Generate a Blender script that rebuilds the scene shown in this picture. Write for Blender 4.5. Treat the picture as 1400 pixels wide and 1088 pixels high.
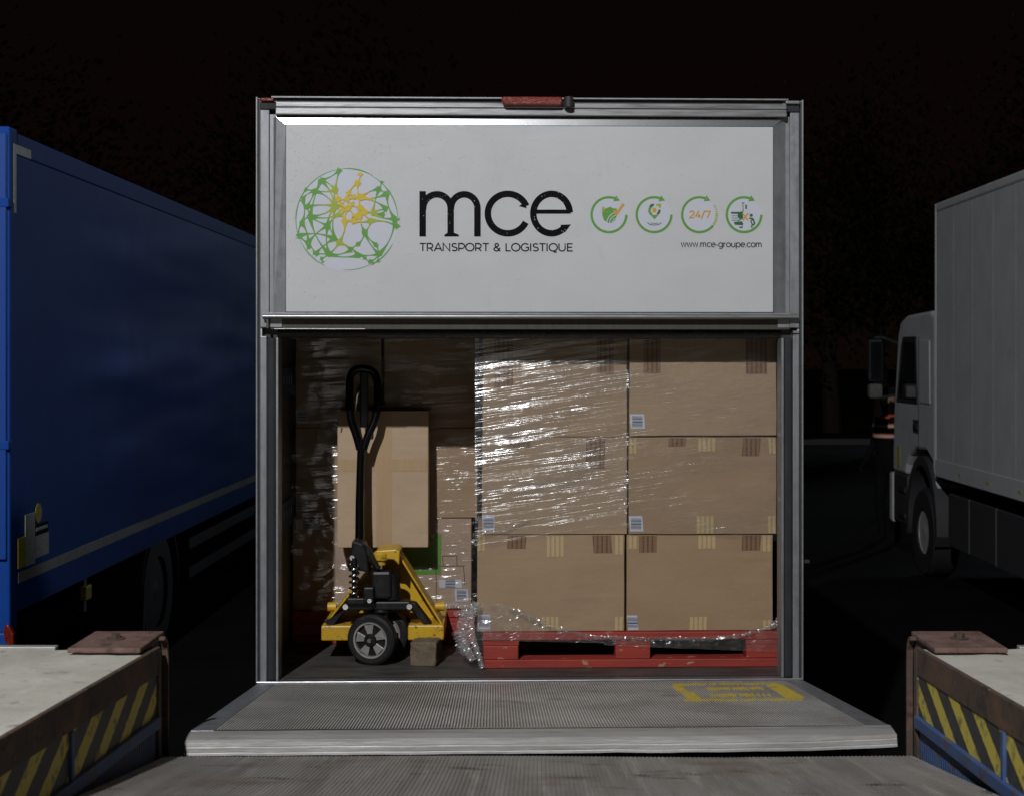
import bpy, bmesh, math, random
from mathutils import Vector, Matrix, noise
R = math.radians
random.seed(7)
sc = bpy.context.scene
for o in list(bpy.data.objects): bpy.data.objects.remove(o)

# ------------------------------------------------------------------ camera, world, exposure
cam_data = bpy.data.cameras.new('camera')
cam = bpy.data.objects.new('camera', cam_data); sc.collection.objects.link(cam)
cam.location = (0, 0, 2.24); cam.rotation_euler = (R(90), 0, 0)
cam_data.sensor_width = 36; cam_data.sensor_fit = 'HORIZONTAL'
cam_data.lens = 51.43; cam_data.shift_x = -0.025; cam_data.shift_y = -0.0386
cam_data.clip_start = 0.05; cam_data.clip_end = 500
cam_data.dof.use_dof = True; cam_data.dof.focus_distance = 5.8; cam_data.dof.aperture_fstop = 5.6
sc.camera = cam

world = bpy.data.worlds.new('World'); sc.world = world; world.use_nodes = True
wn = world.node_tree
bg = wn.nodes['Background']
tc = wn.nodes.new('ShaderNodeTexCoord'); sp = wn.nodes.new('ShaderNodeSeparateXYZ')
rp = wn.nodes.new('ShaderNodeValToRGB')
rp.color_ramp.elements[0].position = 0.0; rp.color_ramp.elements[0].color = (0.0036, 0.0017, 0.0011, 1)
rp.color_ramp.elements[1].position = 0.55; rp.color_ramp.elements[1].color = (0.0014, 0.0009, 0.0008, 1)
wn.links.new(tc.outputs['Generated'], sp.inputs[0]); wn.links.new(sp.outputs['Z'], rp.inputs[0])
wn.links.new(rp.outputs[0], bg.inputs['Color']); bg.inputs['Strength'].default_value = 1.0

# faint fill sun added from beyond the yard to brighten the blue lorry side
sun_data = bpy.data.lights.new('added_fill_sun', 'SUN'); sun_data.energy = 0.20; sun_data.angle = R(2.5); sun_data.color = (0.80, 0.90, 1.0)
sun = bpy.data.objects.new('added_fill_sun', sun_data); sc.collection.objects.link(sun)
sun.rotation_euler = Vector((-math.sin(R(31))*math.cos(R(14)), -math.cos(R(31))*math.cos(R(14)), -math.sin(R(14)))).to_track_quat('-Z', 'Y').to_euler()
sun.location = (20, 22, 15)

vs = sc.view_settings
vs.view_transform = 'Standard'; vs.look = 'None'; vs.gamma = 1; vs.exposure = 0.0; vs.use_curve_mapping = False
cy = sc.cycles
cy.use_denoising = True; cy.caustics_reflective = False; cy.caustics_refractive = False
cy.sample_clamp_indirect = 3.0; cy.max_bounces = 8; cy.transparent_max_bounces = 16
FLOOD_POS = (-2.75, -6.0, 10.2); FLOOD_AIM = (-0.2, 6.0, 1.9); FLOOD_W = 5300; FLOOD_COL = (0.985, 0.99, 1.0)

# ------------------------------------------------------------------ helpers
COL = sc.collection
TX, TY, TA = -0.03, 5.67, R(1.7)          # the middle lorry: rear sill on the ground plan and its small turn
def tw(u, v, w):
    c, s = math.cos(TA), math.sin(TA)
    return (TX + c*u - s*v, TY + s*u + c*v, w)

def empty(name, loc=(0, 0, 0), rz=0.0):
    o = bpy.data.objects.new(name, None); COL.objects.link(o)
    o.empty_display_size = 0.2; o.location = loc; o.rotation_euler = (0, 0, rz); return o
def tag(o, label=None, cat=None, group=None, kind=None):
    if label: o['label'] = label
    if cat: o['category'] = cat
    if group: o['group'] = group
    if kind: o['kind'] = kind
    return o

class MB:
    def __init__(s): s.v = []; s.f = []
    def add(s, vs, fs):
        b = len(s.v); s.v += [tuple(p) for p in vs]; s.f += [tuple(i + b for i in f) for f in fs]; return s
    def box(s, x0, x1, y0, y1, z0, z1):
        return s.add([(x0,y0,z0),(x1,y0,z0),(x1,y1,z0),(x0,y1,z0),(x0,y0,z1),(x1,y0,z1),(x1,y1,z1),(x0,y1,z1)],
              [(0,3,2,1),(4,5,6,7),(0,1,5,4),(1,2,6,5),(2,3,7,6),(3,0,4,7)])
    def prism(s, poly, axis, a, b):
        # poly in the other two axes in order: axis x -> (y,z); y -> (x,z); z -> (x,y)
        def pt(p, t):
            return {'x': (t, p[0], p[1]), 'y': (p[0], t, p[1]), 'z': (p[0], p[1], t)}[axis]
        n = len(poly)
        area = sum(poly[i][0]*poly[(i+1) % n][1] - poly[(i+1) % n][0]*poly[i][1] for i in range(n))
        if (area < 0) != (axis == 'y'): poly = poly[::-1]
        vs = [pt(p, a) for p in poly] + [pt(p, b) for p in poly]
        fs = [tuple(range(n))[::-1], tuple(range(n, 2*n))] + [(i, (i+1) % n, n+(i+1) % n, n+i) for i in range(n)]
        return s.add(vs, fs)
    def tube(s, path, r, n=10, cap=True):
        path = [Vector(p) for p in path]; rs = r if isinstance(r, (list, tuple)) else [r]*len(path)
        rings = []; up = None
        for i, p in enumerate(path):
            d = (path[min(i+1, len(path)-1)] - path[max(i-1, 0)]).normalized()
            if up is None:
                up = Vector((0, 0, 1)) if abs(d.z) < 0.9 else Vector((0, 1, 0))
            a = d.cross(up)
            if a.length < 1e-6: a = d.orthogonal()
            a.normalize(); b = d.cross(a).normalized(); up = -b if False else a.cross(d)
            rings.append([p + (a*math.cos(2*math.pi*k/n) + b*math.sin(2*math.pi*k/n))*rs[i] for k in range(n)])
        vs = [q for rg in rings for q in rg]; fs = []
        for i in range(len(path)-1):
            for k in range(n):
                fs.append((i*n+k, i*n+(k+1) % n, (i+1)*n+(k+1) % n, (i+1)*n+k))
        if cap: fs += [tuple(range(n))[::-1], tuple(range((len(path)-1)*n, len(path)*n))]
        return s.add(vs, fs)
    def lathe(s, prof, c, axis, n=32, closed=False):
        # prof: list of (along, radius) around an axis through c
        ax = Vector(axis).normalized(); a = ax.orthogonal().normalized(); b = ax.cross(a); c = Vector(c)
        vs = []; m = len(prof)
        for t, r in prof:
            for k in range(n):
                th = 2*math.pi*k/n
                vs.append(c + ax*t + (a*math.cos(th) + b*math.sin(th))*r)
        fs = []
        for i in range(m if closed else m-1):
            j = (i+1) % m
            for k in range(n):
                fs.append((i*n+k, i*n+(k+1) % n, j*n+(k+1) % n, j*n+k))
        if not closed: fs += [tuple(range(n))[::-1], tuple(range((m-1)*n, m*n))]
        return s.add(vs, fs)
    def grid(s, fn, nu, nv):
        vs = [fn(i/nu, j/nv) for j in range(nv+1) for i in range(nu+1)]
        fs = [(j*(nu+1)+i, j*(nu+1)+i+1, (j+1)*(nu+1)+i+1, (j+1)*(nu+1)+i) for j in range(nv) for i in range(nu)]
        return s.add(vs, fs)
    def mesh(s, name):
        me = bpy.data.meshes.new(name); me.from_pydata(s.v, [], s.f); me.update(); return me
    def build(s, name, mat, parent=None, bevel=0, smooth=False, seg=2, fix=True):
        me = s.mesh(name)
        if fix:
            bm = bmesh.new(); bm.from_mesh(me); bmesh.ops.recalc_face_normals(bm, faces=bm.faces); bm.to_mesh(me); bm.free()
        if mat: me.materials.append(mat)
        o = bpy.data.objects.new(name, me); COL.objects.link(o)
        if parent: o.parent = parent
        if smooth:
            me.polygons.foreach_set('use_smooth', [True]*len(me.polygons))
            if smooth != 'all': me.set_sharp_from_angle(angle=R(38))
        if bevel:
            b = o.modifiers.new('bevel', 'BEVEL'); b.width = bevel; b.segments = seg; b.limit_method = 'ANGLE'; b.angle_limit = R(40)
        return o
def bx(name, mat, parent, x0, x1, y0, y1, z0, z1, bevel=0.0):
    return MB().box(x0, x1, y0, y1, z0, z1).build(name, mat, parent, bevel, fix=False)
def copy_tree(o, parent=None):
    c = o.copy(); COL.objects.link(c); c.parent = parent
    for ch in list(o.children): copy_tree(ch, c)
    return c

# ------------------------------------------------------------------ materials
def M(name, base, rough=0.6, metal=0.0, layers=(), bump=(), spec=0.5, rvar=None, coat=0.0, emit=None, off=(0, 0, 0)):
    """layers: (colour, (sx,sy,sz), lo, hi, amount)   bump: (scale3, strength, distance)   rvar: (scale3, lo, hi)"""
    m = bpy.data.materials.new(name); m.use_nodes = True; nt = m.node_tree; N = nt.nodes; L = nt.links
    p = N['Principled BSDF']
    p.inputs['Base Color'].default_value = (*base, 1); p.inputs['Roughness'].default_value = rough
    p.inputs['Metallic'].default_value = metal; p.inputs['Specular IOR Level'].default_value = spec
    if coat: p.inputs['Coat Weight'].default_value = coat; p.inputs['Coat Roughness'].default_value = 0.15
    if emit: p.inputs['Emission Color'].default_value = (*emit[0], 1); p.inputs['Emission Strength'].default_value = emit[1]
    t = N.new('ShaderNodeTexCoord')
    def nz(scale, detail=5, rg=0.6):
        mp = N.new('ShaderNodeMapping'); mp.inputs['Scale'].default_value = scale; mp.inputs['Location'].default_value = off
        L.new(t.outputs['Object'], mp.inputs[0])
        n = N.new('ShaderNodeTexNoise'); n.inputs['Scale'].default_value = 1; n.inputs['Detail'].default_value = detail; n.inputs['Roughness'].default_value = rg
        L.new(mp.outputs[0], n.inputs['Vector']); return n.outputs['Fac']
    cur = None
    for col, scale, lo, hi, amt in layers:
        r = N.new('ShaderNodeMapRange'); r.inputs[1].default_value = lo; r.inputs[2].default_value = hi; r.inputs[3].default_value = 0; r.inputs[4].default_value = amt
        L.new(nz(scale), r.inputs[0])
        mx = N.new('ShaderNodeMix'); mx.data_type = 'RGBA'
        L.new(r.outputs[0], mx.inputs['Factor'])
        if cur is None: mx.inputs['A'].default_value = (*base, 1)
        else: L.new(cur, mx.inputs['A'])
        mx.inputs['B'].default_value = (*col, 1); cur = mx.outputs['Result']
    if cur: L.new(cur, p.inputs['Base Color'])
    if rvar:
        r = N.new('ShaderNodeMapRange'); r.inputs[1].default_value = 0.3; r.inputs[2].default_value = 0.7; r.inputs[3].default_value = rvar[1]; r.inputs[4].default_value = rvar[2]
        L.new(nz(rvar[0]), r.inputs[0]); L.new(r.outputs[0], p.inputs['Roughness'])
    prev = None
    for scale, st, dist in bump:
        b = N.new('ShaderNodeBump'); b.inputs['Strength'].default_value = st; b.inputs['Distance'].default_value = dist
        L.new(nz(scale), b.inputs['Height'])
        if prev: L.new(prev, b.inputs['Normal'])
        prev = b.outputs[0]
    if prev: L.new(prev, p.inputs['Normal'])
    m['cur'] = ''
    return m
def V3(a): return (a, a, a)

m_panel = M('panel_white', (0.585, 0.60, 0.615), 0.38, layers=[((0.515,0.53,0.545),(1.2,1.2,2.5),0.35,0.7,0.6),((0.5,0.5,0.48),(18,18,5),0.6,0.8,0.35)], bump=[(V3(300),0.06,0.001),((1.6,1,2.2),0.25,0.02)], rvar=(V3(4),0.3,0.5))
m_alu = M('aluminium', (0.32, 0.33, 0.35), 0.42, 0.6, layers=[((0.19,0.20,0.215),(30,30,4),0.4,0.75,0.7),((0.36,0.36,0.37),V3(80),0.55,0.7,0.4)], rvar=(V3(25),0.38,0.6), bump=[(V3(260),0.15,0.001)])
m_alu_h = M('aluminium_rail', (0.36, 0.36, 0.37), 0.36, 0.8, layers=[((0.25,0.25,0.26),(3,40,60),0.4,0.75,0.7)], rvar=((6,60,60),0.28,0.45), bump=[((20,200,200),0.2,0.001)])
m_alu_bright = M('aluminium_polished', (0.50, 0.51, 0.53), 0.25, 0.95, layers=[((0.6,0.6,0.6),V3(60),0.5,0.75,0.5)], bump=[(V3(140),0.08,0.001)])
m_alu_worn = M('aluminium_scuffed', (0.52, 0.51, 0.49), 0.5, 0.5, layers=[((0.34,0.325,0.30),(3,30,30),0.45,0.7,0.75),((0.2,0.19,0.17),(9,40,40),0.6,0.8,0.7)], rvar=((5,40,40),0.42,0.68), bump=[((10,120,120),0.5,0.002),((25,25,25),0.4,0.004)])
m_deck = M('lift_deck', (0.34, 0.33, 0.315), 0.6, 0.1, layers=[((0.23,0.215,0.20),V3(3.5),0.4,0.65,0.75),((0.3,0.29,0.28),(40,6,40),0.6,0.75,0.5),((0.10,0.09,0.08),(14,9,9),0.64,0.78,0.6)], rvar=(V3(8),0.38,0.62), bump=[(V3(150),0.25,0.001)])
m_deck_ribs = M('lift_deck_pale_ribs', (0.72, 0.70, 0.68), 0.45, 0.15, layers=[((0.50,0.475,0.445),V3(3.5),0.4,0.62,0.85),((0.30,0.28,0.26),V3(9),0.58,0.68,0.7),((0.85,0.84,0.82),(40,5,40),0.6,0.7,0.7)], rvar=(V3(8),0.35,0.6))
m_rubber = M('rubber', (0.028, 0.03, 0.033), 0.7, spec=0.3, layers=[((0.06,0.062,0.067),(20,20,6),0.5,0.75,0.6)], bump=[(V3(90),0.25,0.002)])
m_seal = M('wet_rubber_seal', (0.018, 0.018, 0.02), 0.3, layers=[((0.05,0.05,0.05),V3(40),0.55,0.7,0.6)], rvar=(V3(60),0.2,0.5), bump=[(V3(160),0.9,0.004),(V3(45),0.4,0.006)])
m_dark = M('dark_steel', (0.03, 0.03, 0.032), 0.55, layers=[((0.055,0.05,0.045),V3(12),0.5,0.7,0.6)], bump=[(V3(60),0.15,0.002)])
m_fascia = M('fascia', (0.07, 0.062, 0.048), 0.55, 0.1, layers=[((0.04,0.036,0.028),(50,10,6),0.4,0.7,0.7)])  # darkened so the shade under the foot rail is in the colour
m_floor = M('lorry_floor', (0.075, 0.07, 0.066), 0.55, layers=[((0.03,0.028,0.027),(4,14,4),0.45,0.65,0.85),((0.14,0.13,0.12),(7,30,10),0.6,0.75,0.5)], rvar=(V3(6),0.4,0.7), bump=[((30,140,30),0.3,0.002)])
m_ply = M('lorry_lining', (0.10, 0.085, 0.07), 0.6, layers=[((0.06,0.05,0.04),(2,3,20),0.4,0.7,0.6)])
m_skin = M('lorry_side', (0.6, 0.61, 0.62), 0.4, layers=[((0.45,0.45,0.45),(2,2,8),0.5,0.75,0.5)])
m_ink = M('print_black', (0.006, 0.006, 0.007), 0.3, spec=0.15)
m_inkgrey = M('print_grey', (0.06, 0.06, 0.065), 0.45, spec=0.2)
m_green = M('print_green', (0.12, 0.33, 0.055), 0.45)
m_greendk = M('print_dark_green', (0.03, 0.13, 0.045), 0.45)
m_lime = M('print_lime', (0.35, 0.42, 0.035), 0.45)
m_yel = M('print_yellow', (0.62, 0.46, 0.03), 0.45)
m_orange = M('print_orange', (0.62, 0.33, 0.05), 0.45)
m_disc = M('print_pale', (0.58, 0.60, 0.68), 0.42)
m_red_lens = M('red_lens', (0.16, 0.014, 0.006), 0.25, layers=[((0.34,0.05,0.02),(120,60,120),0.5,0.65,0.7)], coat=0.4, bump=[((140,140,140),0.6,0.003)])
m_blue_rail = M('blue_load_rail', (0.008, 0.03, 0.11), 0.5)
CB = (0.380, 0.266, 0.170)
def cardboard(name, b, off):
    k = lambda f: tuple(c*f for c in b)
    return M(name, b, 0.72, layers=[(k(0.84),(3,3,5),0.35,0.7,0.7),(k(1.12),(2,2,60),0.52,0.7,0.35),(k(0.72),V3(30),0.66,0.8,0.4)], bump=[((6,6,190),0.12,0.002),(V3(7),0.4,0.014),(V3(2.5),0.35,0.03)], spec=0.25, off=off)
cards = [cardboard('cardboard_a', CB, (0,0,0)), cardboard('cardboard_b', (0.360,0.247,0.153), (3,5,1)), cardboard('cardboard_c', (0.40,0.285,0.185), (7,2,9))]
m_card_pink = cardboard('cardboard_rosy', (0.42, 0.305, 0.228), (1,8,4))
m_card_light = cardboard('cardboard_pale', (0.50, 0.37, 0.25), (4,4,4))
def printed_tape(name, base, ink, amt):
    m = M(name, base, 0.5, spec=0.35); nt = m.node_tree; N = nt.nodes; L = nt.links; p = N['Principled BSDF']
    t = N.new('ShaderNodeTexCoord'); s = N.new('ShaderNodeSeparateXYZ'); L.new(t.outputs['Object'], s.inputs[0])
    w = N.new('ShaderNodeMath'); w.operation = 'MULTIPLY'; w.inputs[1].default_value = 2*math.pi/0.0185; L.new(s.outputs['X'], w.inputs[0])
    si = N.new('ShaderNodeMath'); si.operation = 'COSINE'; L.new(w.outputs[0], si.inputs[0])
    mp = N.new('ShaderNodeMapping'); mp.inputs['Scale'].default_value = (55, 1, 190); L.new(t.outputs['Object'], mp.inputs[0])
    n = N.new('ShaderNodeTexNoise'); n.inputs['Scale'].default_value = 1; n.inputs['Detail'].default_value = 2; L.new(mp.outputs[0], n.inputs['Vector'])
    a = N.new('ShaderNodeMapRange'); a.inputs[1].default_value = 0.1; a.inputs[2].default_value = 0.6; L.new(si.outputs[0], a.inputs[0])
    b = N.new('ShaderNodeMapRange'); b.inputs[1].default_value = 0.36; b.inputs[2].default_value = 0.5; L.new(n.outputs['Fac'], b.inputs[0])
    mu = N.new('ShaderNodeMath'); mu.operation = 'MULTIPLY'; L.new(a.outputs[0], mu.inputs[0]); L.new(b.outputs[0], mu.inputs[1])
    m2 = N.new('ShaderNodeMath'); m2.operation = 'MULTIPLY'; m2.inputs[1].default_value = amt; L.new(mu.outputs[0], m2.inputs[0])
    mx = N.new('ShaderNodeMix'); mx.data_type = 'RGBA'; mx.inputs['A'].default_value = (*base, 1); mx.inputs['B'].default_value = (*ink, 1)
    L.new(m2.outputs[0], mx.inputs['Factor']); L.new(mx.outputs['Result'], p.inputs['Base Color']); return m
m_tape_b = printed_tape('printed_tape_brown', (0.235, 0.14, 0.08), (0.09, 0.042, 0.03), 0.8)
m_tape_p = printed_tape('printed_tape_pale', (0.50, 0.385, 0.215), (0.26, 0.15, 0.07), 0.6)
m_tape_plain = M('parcel_tape', (0.46, 0.315, 0.18), 0.4, layers=[((0.40,0.27,0.15),(30,30,3),0.4,0.7,0.6)], spec=0.5)
def barcode(name):
    m = M(name, (0.55, 0.57, 0.62), 0.5); nt = m.node_tree; N = nt.nodes; L = nt.links; p = N['Principled BSDF']
    t = N.new('ShaderNodeTexCoord'); s = N.new('ShaderNodeSeparateXYZ'); L.new(t.outputs['Object'], s.inputs[0])
    mp = N.new('ShaderNodeMapping'); mp.inputs['Scale'].default_value = (2, 1, 330); L.new(t.outputs['Object'], mp.inputs[0])
    n = N.new('ShaderNodeTexNoise'); n.inputs['Scale'].default_value = 1; n.inputs['Detail'].default_value = 0; L.new(mp.outputs[0], n.inputs['Vector'])
    g = N.new('ShaderNodeMath'); g.operation = 'GREATER_THAN'; g.inputs[1].default_value = 0.47; L.new(n.outputs['Fac'], g.inputs[0])
    ab = N.new('ShaderNodeMath'); ab.operation = 'ABSOLUTE'; L.new(s.outputs['X'], ab.inputs[0])
    c1 = N.new('ShaderNodeMath'); c1.operation = 'LESS_THAN'; c1.inputs[1].default_value = 0.021; L.new(ab.outputs[0], c1.inputs[0])
    az = N.new('ShaderNodeMath'); az.operation = 'ABSOLUTE'; L.new(s.outputs['Z'], az.inputs[0])
    c2 = N.new('ShaderNodeMath'); c2.operation = 'LESS_THAN'; c2.inputs[1].default_value = 0.022; L.new(az.outputs[0], c2.inputs[0])
    q = N.new('ShaderNodeMath'); q.operation = 'MULTIPLY'; L.new(c1.outputs[0], q.inputs[0]); L.new(c2.outputs[0], q.inputs[1])
    q2 = N.new('ShaderNodeMath'); q2.operation = 'MULTIPLY'; L.new(q.outputs[0], q2.inputs[0]); L.new(g.outputs[0], q2.inputs[1])
    mx = N.new('ShaderNodeMix'); mx.data_type = 'RGBA'; mx.inputs['A'].default_value = (0.55,0.57,0.64,1); mx.inputs['B'].default_value = (0.10,0.11,0.17,1)
    L.new(q2.outputs[0], mx.inputs['Factor']); L.new(mx.outputs['Result'], p.inputs['Base Color']); return m
m_label = barcode('barcode_label')
m_red = M('red_pallet_paint', (0.36, 0.042, 0.026), 0.6, layers=[((0.24,0.03,0.022),(6,6,20),0.4,0.7,0.7),((0.42,0.28,0.17),(14,14,30),0.62,0.66,0.85),((0.10,0.03,0.025),V3(40),0.64,0.75,0.6)], bump=[((8,8,90),0.35,0.003)])
m_py = M('pallet_truck_yellow', (0.66, 0.40, 0.022), 0.4, layers=[((0.48,0.28,0.02),V3(9),0.42,0.65,0.8),((0.16,0.11,0.045),(20,20,60),0.58,0.7,0.75),((0.05,0.042,0.035),V3(34),0.62,0.68,0.9)], spec=0.5)
m_pb = M('pallet_truck_black', (0.009, 0.009, 0.010), 0.42, spec=0.3, layers=[((0.03,0.029,0.027),V3(30),0.5,0.72,0.7)], bump=[(V3(60),0.12,0.002)])
m_handle = M('handle_black', (0.003, 0.003, 0.004), 0.22, spec=0.3)
m_small_tyre = M('small_tyre', (0.013, 0.013, 0.014), 0.6, spec=0.3, layers=[((0.035,0.034,0.033),V3(40),0.52,0.68,0.7)])
m_chrome = M('chrome', (0.7, 0.7, 0.7), 0.2, 1.0)
m_wheel_al = M('wheel_alloy', (0.40, 0.39, 0.37), 0.45, 0.5, layers=[((0.22,0.21,0.2),V3(40),0.45,0.7,0.6)])
m_stone = M('weathered_wood_block', (0.17, 0.13, 0.085), 0.9, layers=[((0.09,0.07,0.05),V3(18),0.45,0.65,0.8),((0.26,0.22,0.16),V3(45),0.6,0.72,0.7)], bump=[(V3(45),0.8,0.006)])
m_conc = M('dock_concrete', (0.66, 0.63, 0.55), 0.88, layers=[((0.48,0.455,0.39),V3(2.2),0.42,0.64,0.7),((0.80,0.78,0.73),(6,3,6),0.50,0.66,0.6),((0.22,0.20,0.16),V3(13),0.60,0.70,0.7),((0.12,0.105,0.085),V3(38),0.66,0.74,0.7)], bump=[(V3(35),0.5,0.006),(V3(140),0.4,0.002)])
m_rust = M('rusty_steel', (0.095, 0.066, 0.05), 0.8, layers=[((0.19,0.10,0.06),V3(7),0.48,0.6,0.85),((0.045,0.038,0.036),V3(14),0.52,0.62,0.9),((0.06,0.10,0.2),V3(10),0.64,0.68,0.7),((0.40,0.36,0.30),V3(60),0.65,0.72,0.8)], bump=[(V3(60),0.4,0.003)])
m_buffer = M('buffer_plate_red_rust', (0.165, 0.092, 0.075), 0.85, layers=[((0.23,0.145,0.12),V3(14),0.42,0.62,0.85),((0.09,0.05,0.04),V3(22),0.54,0.66,0.85),((0.04,0.03,0.028),V3(55),0.62,0.7,0.8)], bump=[(V3(70),0.35,0.003)])
m_bluep = M('dock_blue_paint', (0.05, 0.10, 0.25), 0.65, layers=[((0.09,0.145,0.28),V3(10),0.45,0.65,0.6),((0.11,0.07,0.045),(10,12,22),0.54,0.62,0.9),((0.03,0.03,0.035),V3(20),0.6,0.75,0.6)], bump=[(V3(50),0.25,0.002)])
def hazard(name):
    m = M(name, (0.5, 0.4, 0.05), 0.6, bump=[(V3(60),0.2,0.002)]); nt = m.node_tree; N = nt.nodes; L = nt.links; p = N['Principled BSDF']
    t = N.new('ShaderNodeTexCoord'); s = N.new('ShaderNodeSeparateXYZ'); L.new(t.outputs['Object'], s.inputs[0])
    a = N.new('ShaderNodeMath'); a.operation = 'MULTIPLY_ADD'; a.inputs[1].default_value = -1.87; L.new(s.outputs['Z'], a.inputs[0]); L.new(s.outputs['Y'], a.inputs[2])
    n1 = N.new('ShaderNodeTexNoise'); n1.inputs['Scale'].default_value = 45; L.new(t.outputs['Object'], n1.inputs['Vector'])
    a2 = N.new('ShaderNodeMath'); a2.operation = 'MULTIPLY_ADD'; a2.inputs[1].default_value = 0.018; L.new(n1.outputs['Fac'], a2.inputs[0]); L.new(a.outputs[0], a2.inputs[2])
    d = N.new('ShaderNodeMath'); d.operation = 'DIVIDE'; d.inputs[1].default_value = 0.235; L.new(a2.outputs[0], d.inputs[0])
    ad = N.new('ShaderNodeMath'); ad.operation = 'ADD'; ad.inputs[1].default_value = 0.55; L.new(d.outputs[0], ad.inputs[0])
    f = N.new('ShaderNodeMath'); f.operation = 'FRACT'; L.new(ad.outputs[0], f.inputs[0])
    g = N.new('ShaderNodeMath'); g.operation = 'LESS_THAN'; g.inputs[1].default_value = 0.46; L.new(f.outputs[0], g.inputs[0])
    mx = N.new('ShaderNodeMix'); mx.data_type = 'RGBA'; mx.inputs['A'].default_value = (0.05,0.05,0.052,1); mx.inputs['B'].default_value = (0.72,0.60,0.10,1); L.new(g.outputs[0], mx.inputs['Factor'])
    n2 = N.new('ShaderNodeTexNoise'); n2.inputs['Scale'].default_value = 16; n2.inputs['Detail'].default_value = 8; n2.inputs['Roughness'].default_value = 0.72; L.new(t.outputs['Object'], n2.inputs['Vector'])
    r = N.new('ShaderNodeMapRange'); r.inputs[1].default_value = 0.53; r.inputs[2].default_value = 0.62; r.inputs[4].default_value = 0.75; L.new(n2.outputs['Fac'], r.inputs[0])
    mx2 = N.new('ShaderNodeMix'); mx2.data_type = 'RGBA'; L.new(r.outputs[0], mx2.inputs['Factor']); L.new(mx.outputs['Result'], mx2.inputs['A']); mx2.inputs['B'].default_value = (0.10,0.085,0.065,1)
    L.new(mx2.outputs['Result'], p.inputs['Base Color']); return m
m_haz = hazard('hazard_stripes')
m_plate = M('leveller_plate', (0.32, 0.305, 0.285), 0.58, 0.15, layers=[((0.21,0.195,0.18),(10,1.0,4),0.4,0.6,0.7),((0.46,0.43,0.40),(28,1.5,6),0.54,0.68,0.6),((0.19,0.125,0.09),V3(3),0.55,0.68,0.7),((0.05,0.046,0.043),(4,9,4),0.60,0.68,0.85)], rvar=(V3(7),0.42,0.7), bump=[(V3(70),0.2,0.002)])
m_asphalt = M('asphalt', (0.010, 0.0103, 0.0112), 0.75, spec=0.02, layers=[((0.006,0.006,0.0065),V3(0.7),0.4,0.65,0.8),((0.05,0.05,0.052),V3(50),0.66,0.72,0.8)], rvar=(V3(1.5),0.55,0.85), bump=[(V3(80),0.7,0.008)])
m_kerb = M('kerb_stone', (0.13, 0.125, 0.115), 0.85, layers=[((0.12,0.11,0.1),V3(3),0.45,0.7,0.7)])
m_grass = M('grass', (0.016, 0.02, 0.009), 1.0, spec=0.0, layers=[((0.024,0.024,0.012),V3(4),0.45,0.6,0.8)])
m_tarp = M('blue_tarpaulin', (0.009, 0.068, 0.36), 0.62, layers=[((0.015,0.09,0.42),V3(2),0.4,0.7,0.7)], bump=[((60,60,60),0.15,0.002)], spec=0.12)
m_bframe = M('blue_frame', (0.012, 0.075, 0.38), 0.4)
m_refl = M('reflective_tape', (0.42, 0.42, 0.38), 0.45, layers=[((0.28,0.28,0.24),V3(9),0.5,0.7,0.7)])
m_stick_y = M('sticker_yellow', (0.5, 0.42, 0.05), 0.5)
m_stick_w = M('sticker_white', (0.50, 0.50, 0.46), 0.5, layers=[((0.25,0.25,0.23),(30,60,60),0.52,0.66,0.7)])
m_wt = M('white_lorry_paint', (0.60, 0.615, 0.63), 0.5, layers=[((0.48,0.48,0.48),(2,4,3),0.42,0.72,0.6),((0.4,0.4,0.38),(6,10,30),0.62,0.75,0.5)])
m_grille = M('grey_plastic', (0.045, 0.046, 0.05), 0.6)
m_glass = M('cab_glass', (0.008, 0.009, 0.011), 0.08)
m_tyre = M('tyre', (0.018, 0.018, 0.019), 0.75, bump=[(V3(50),0.3,0.003)])
m_bark = M('bark', (0.05, 0.038, 0.028), 0.95, bump=[((20,20,5),0.8,0.03)])
m_leaf = [M('foliage_%d' % i, c, 0.9, spec=0.05) for i, c in enumerate([(0.028,0.034,0.012),(0.036,0.03,0.013),(0.022,0.03,0.013)])]
m_skin_h = M('skin', (0.4, 0.24, 0.17), 0.55)
m_cloth = M('dark_clothes', (0.005, 0.0052, 0.006), 0.9, spec=0.2)
m_hivis = M('hi_vis_orange', (0.6, 0.09, 0.03), 0.7)
m_silver = M('silver_band', (0.6, 0.6, 0.58), 0.4)

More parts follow.
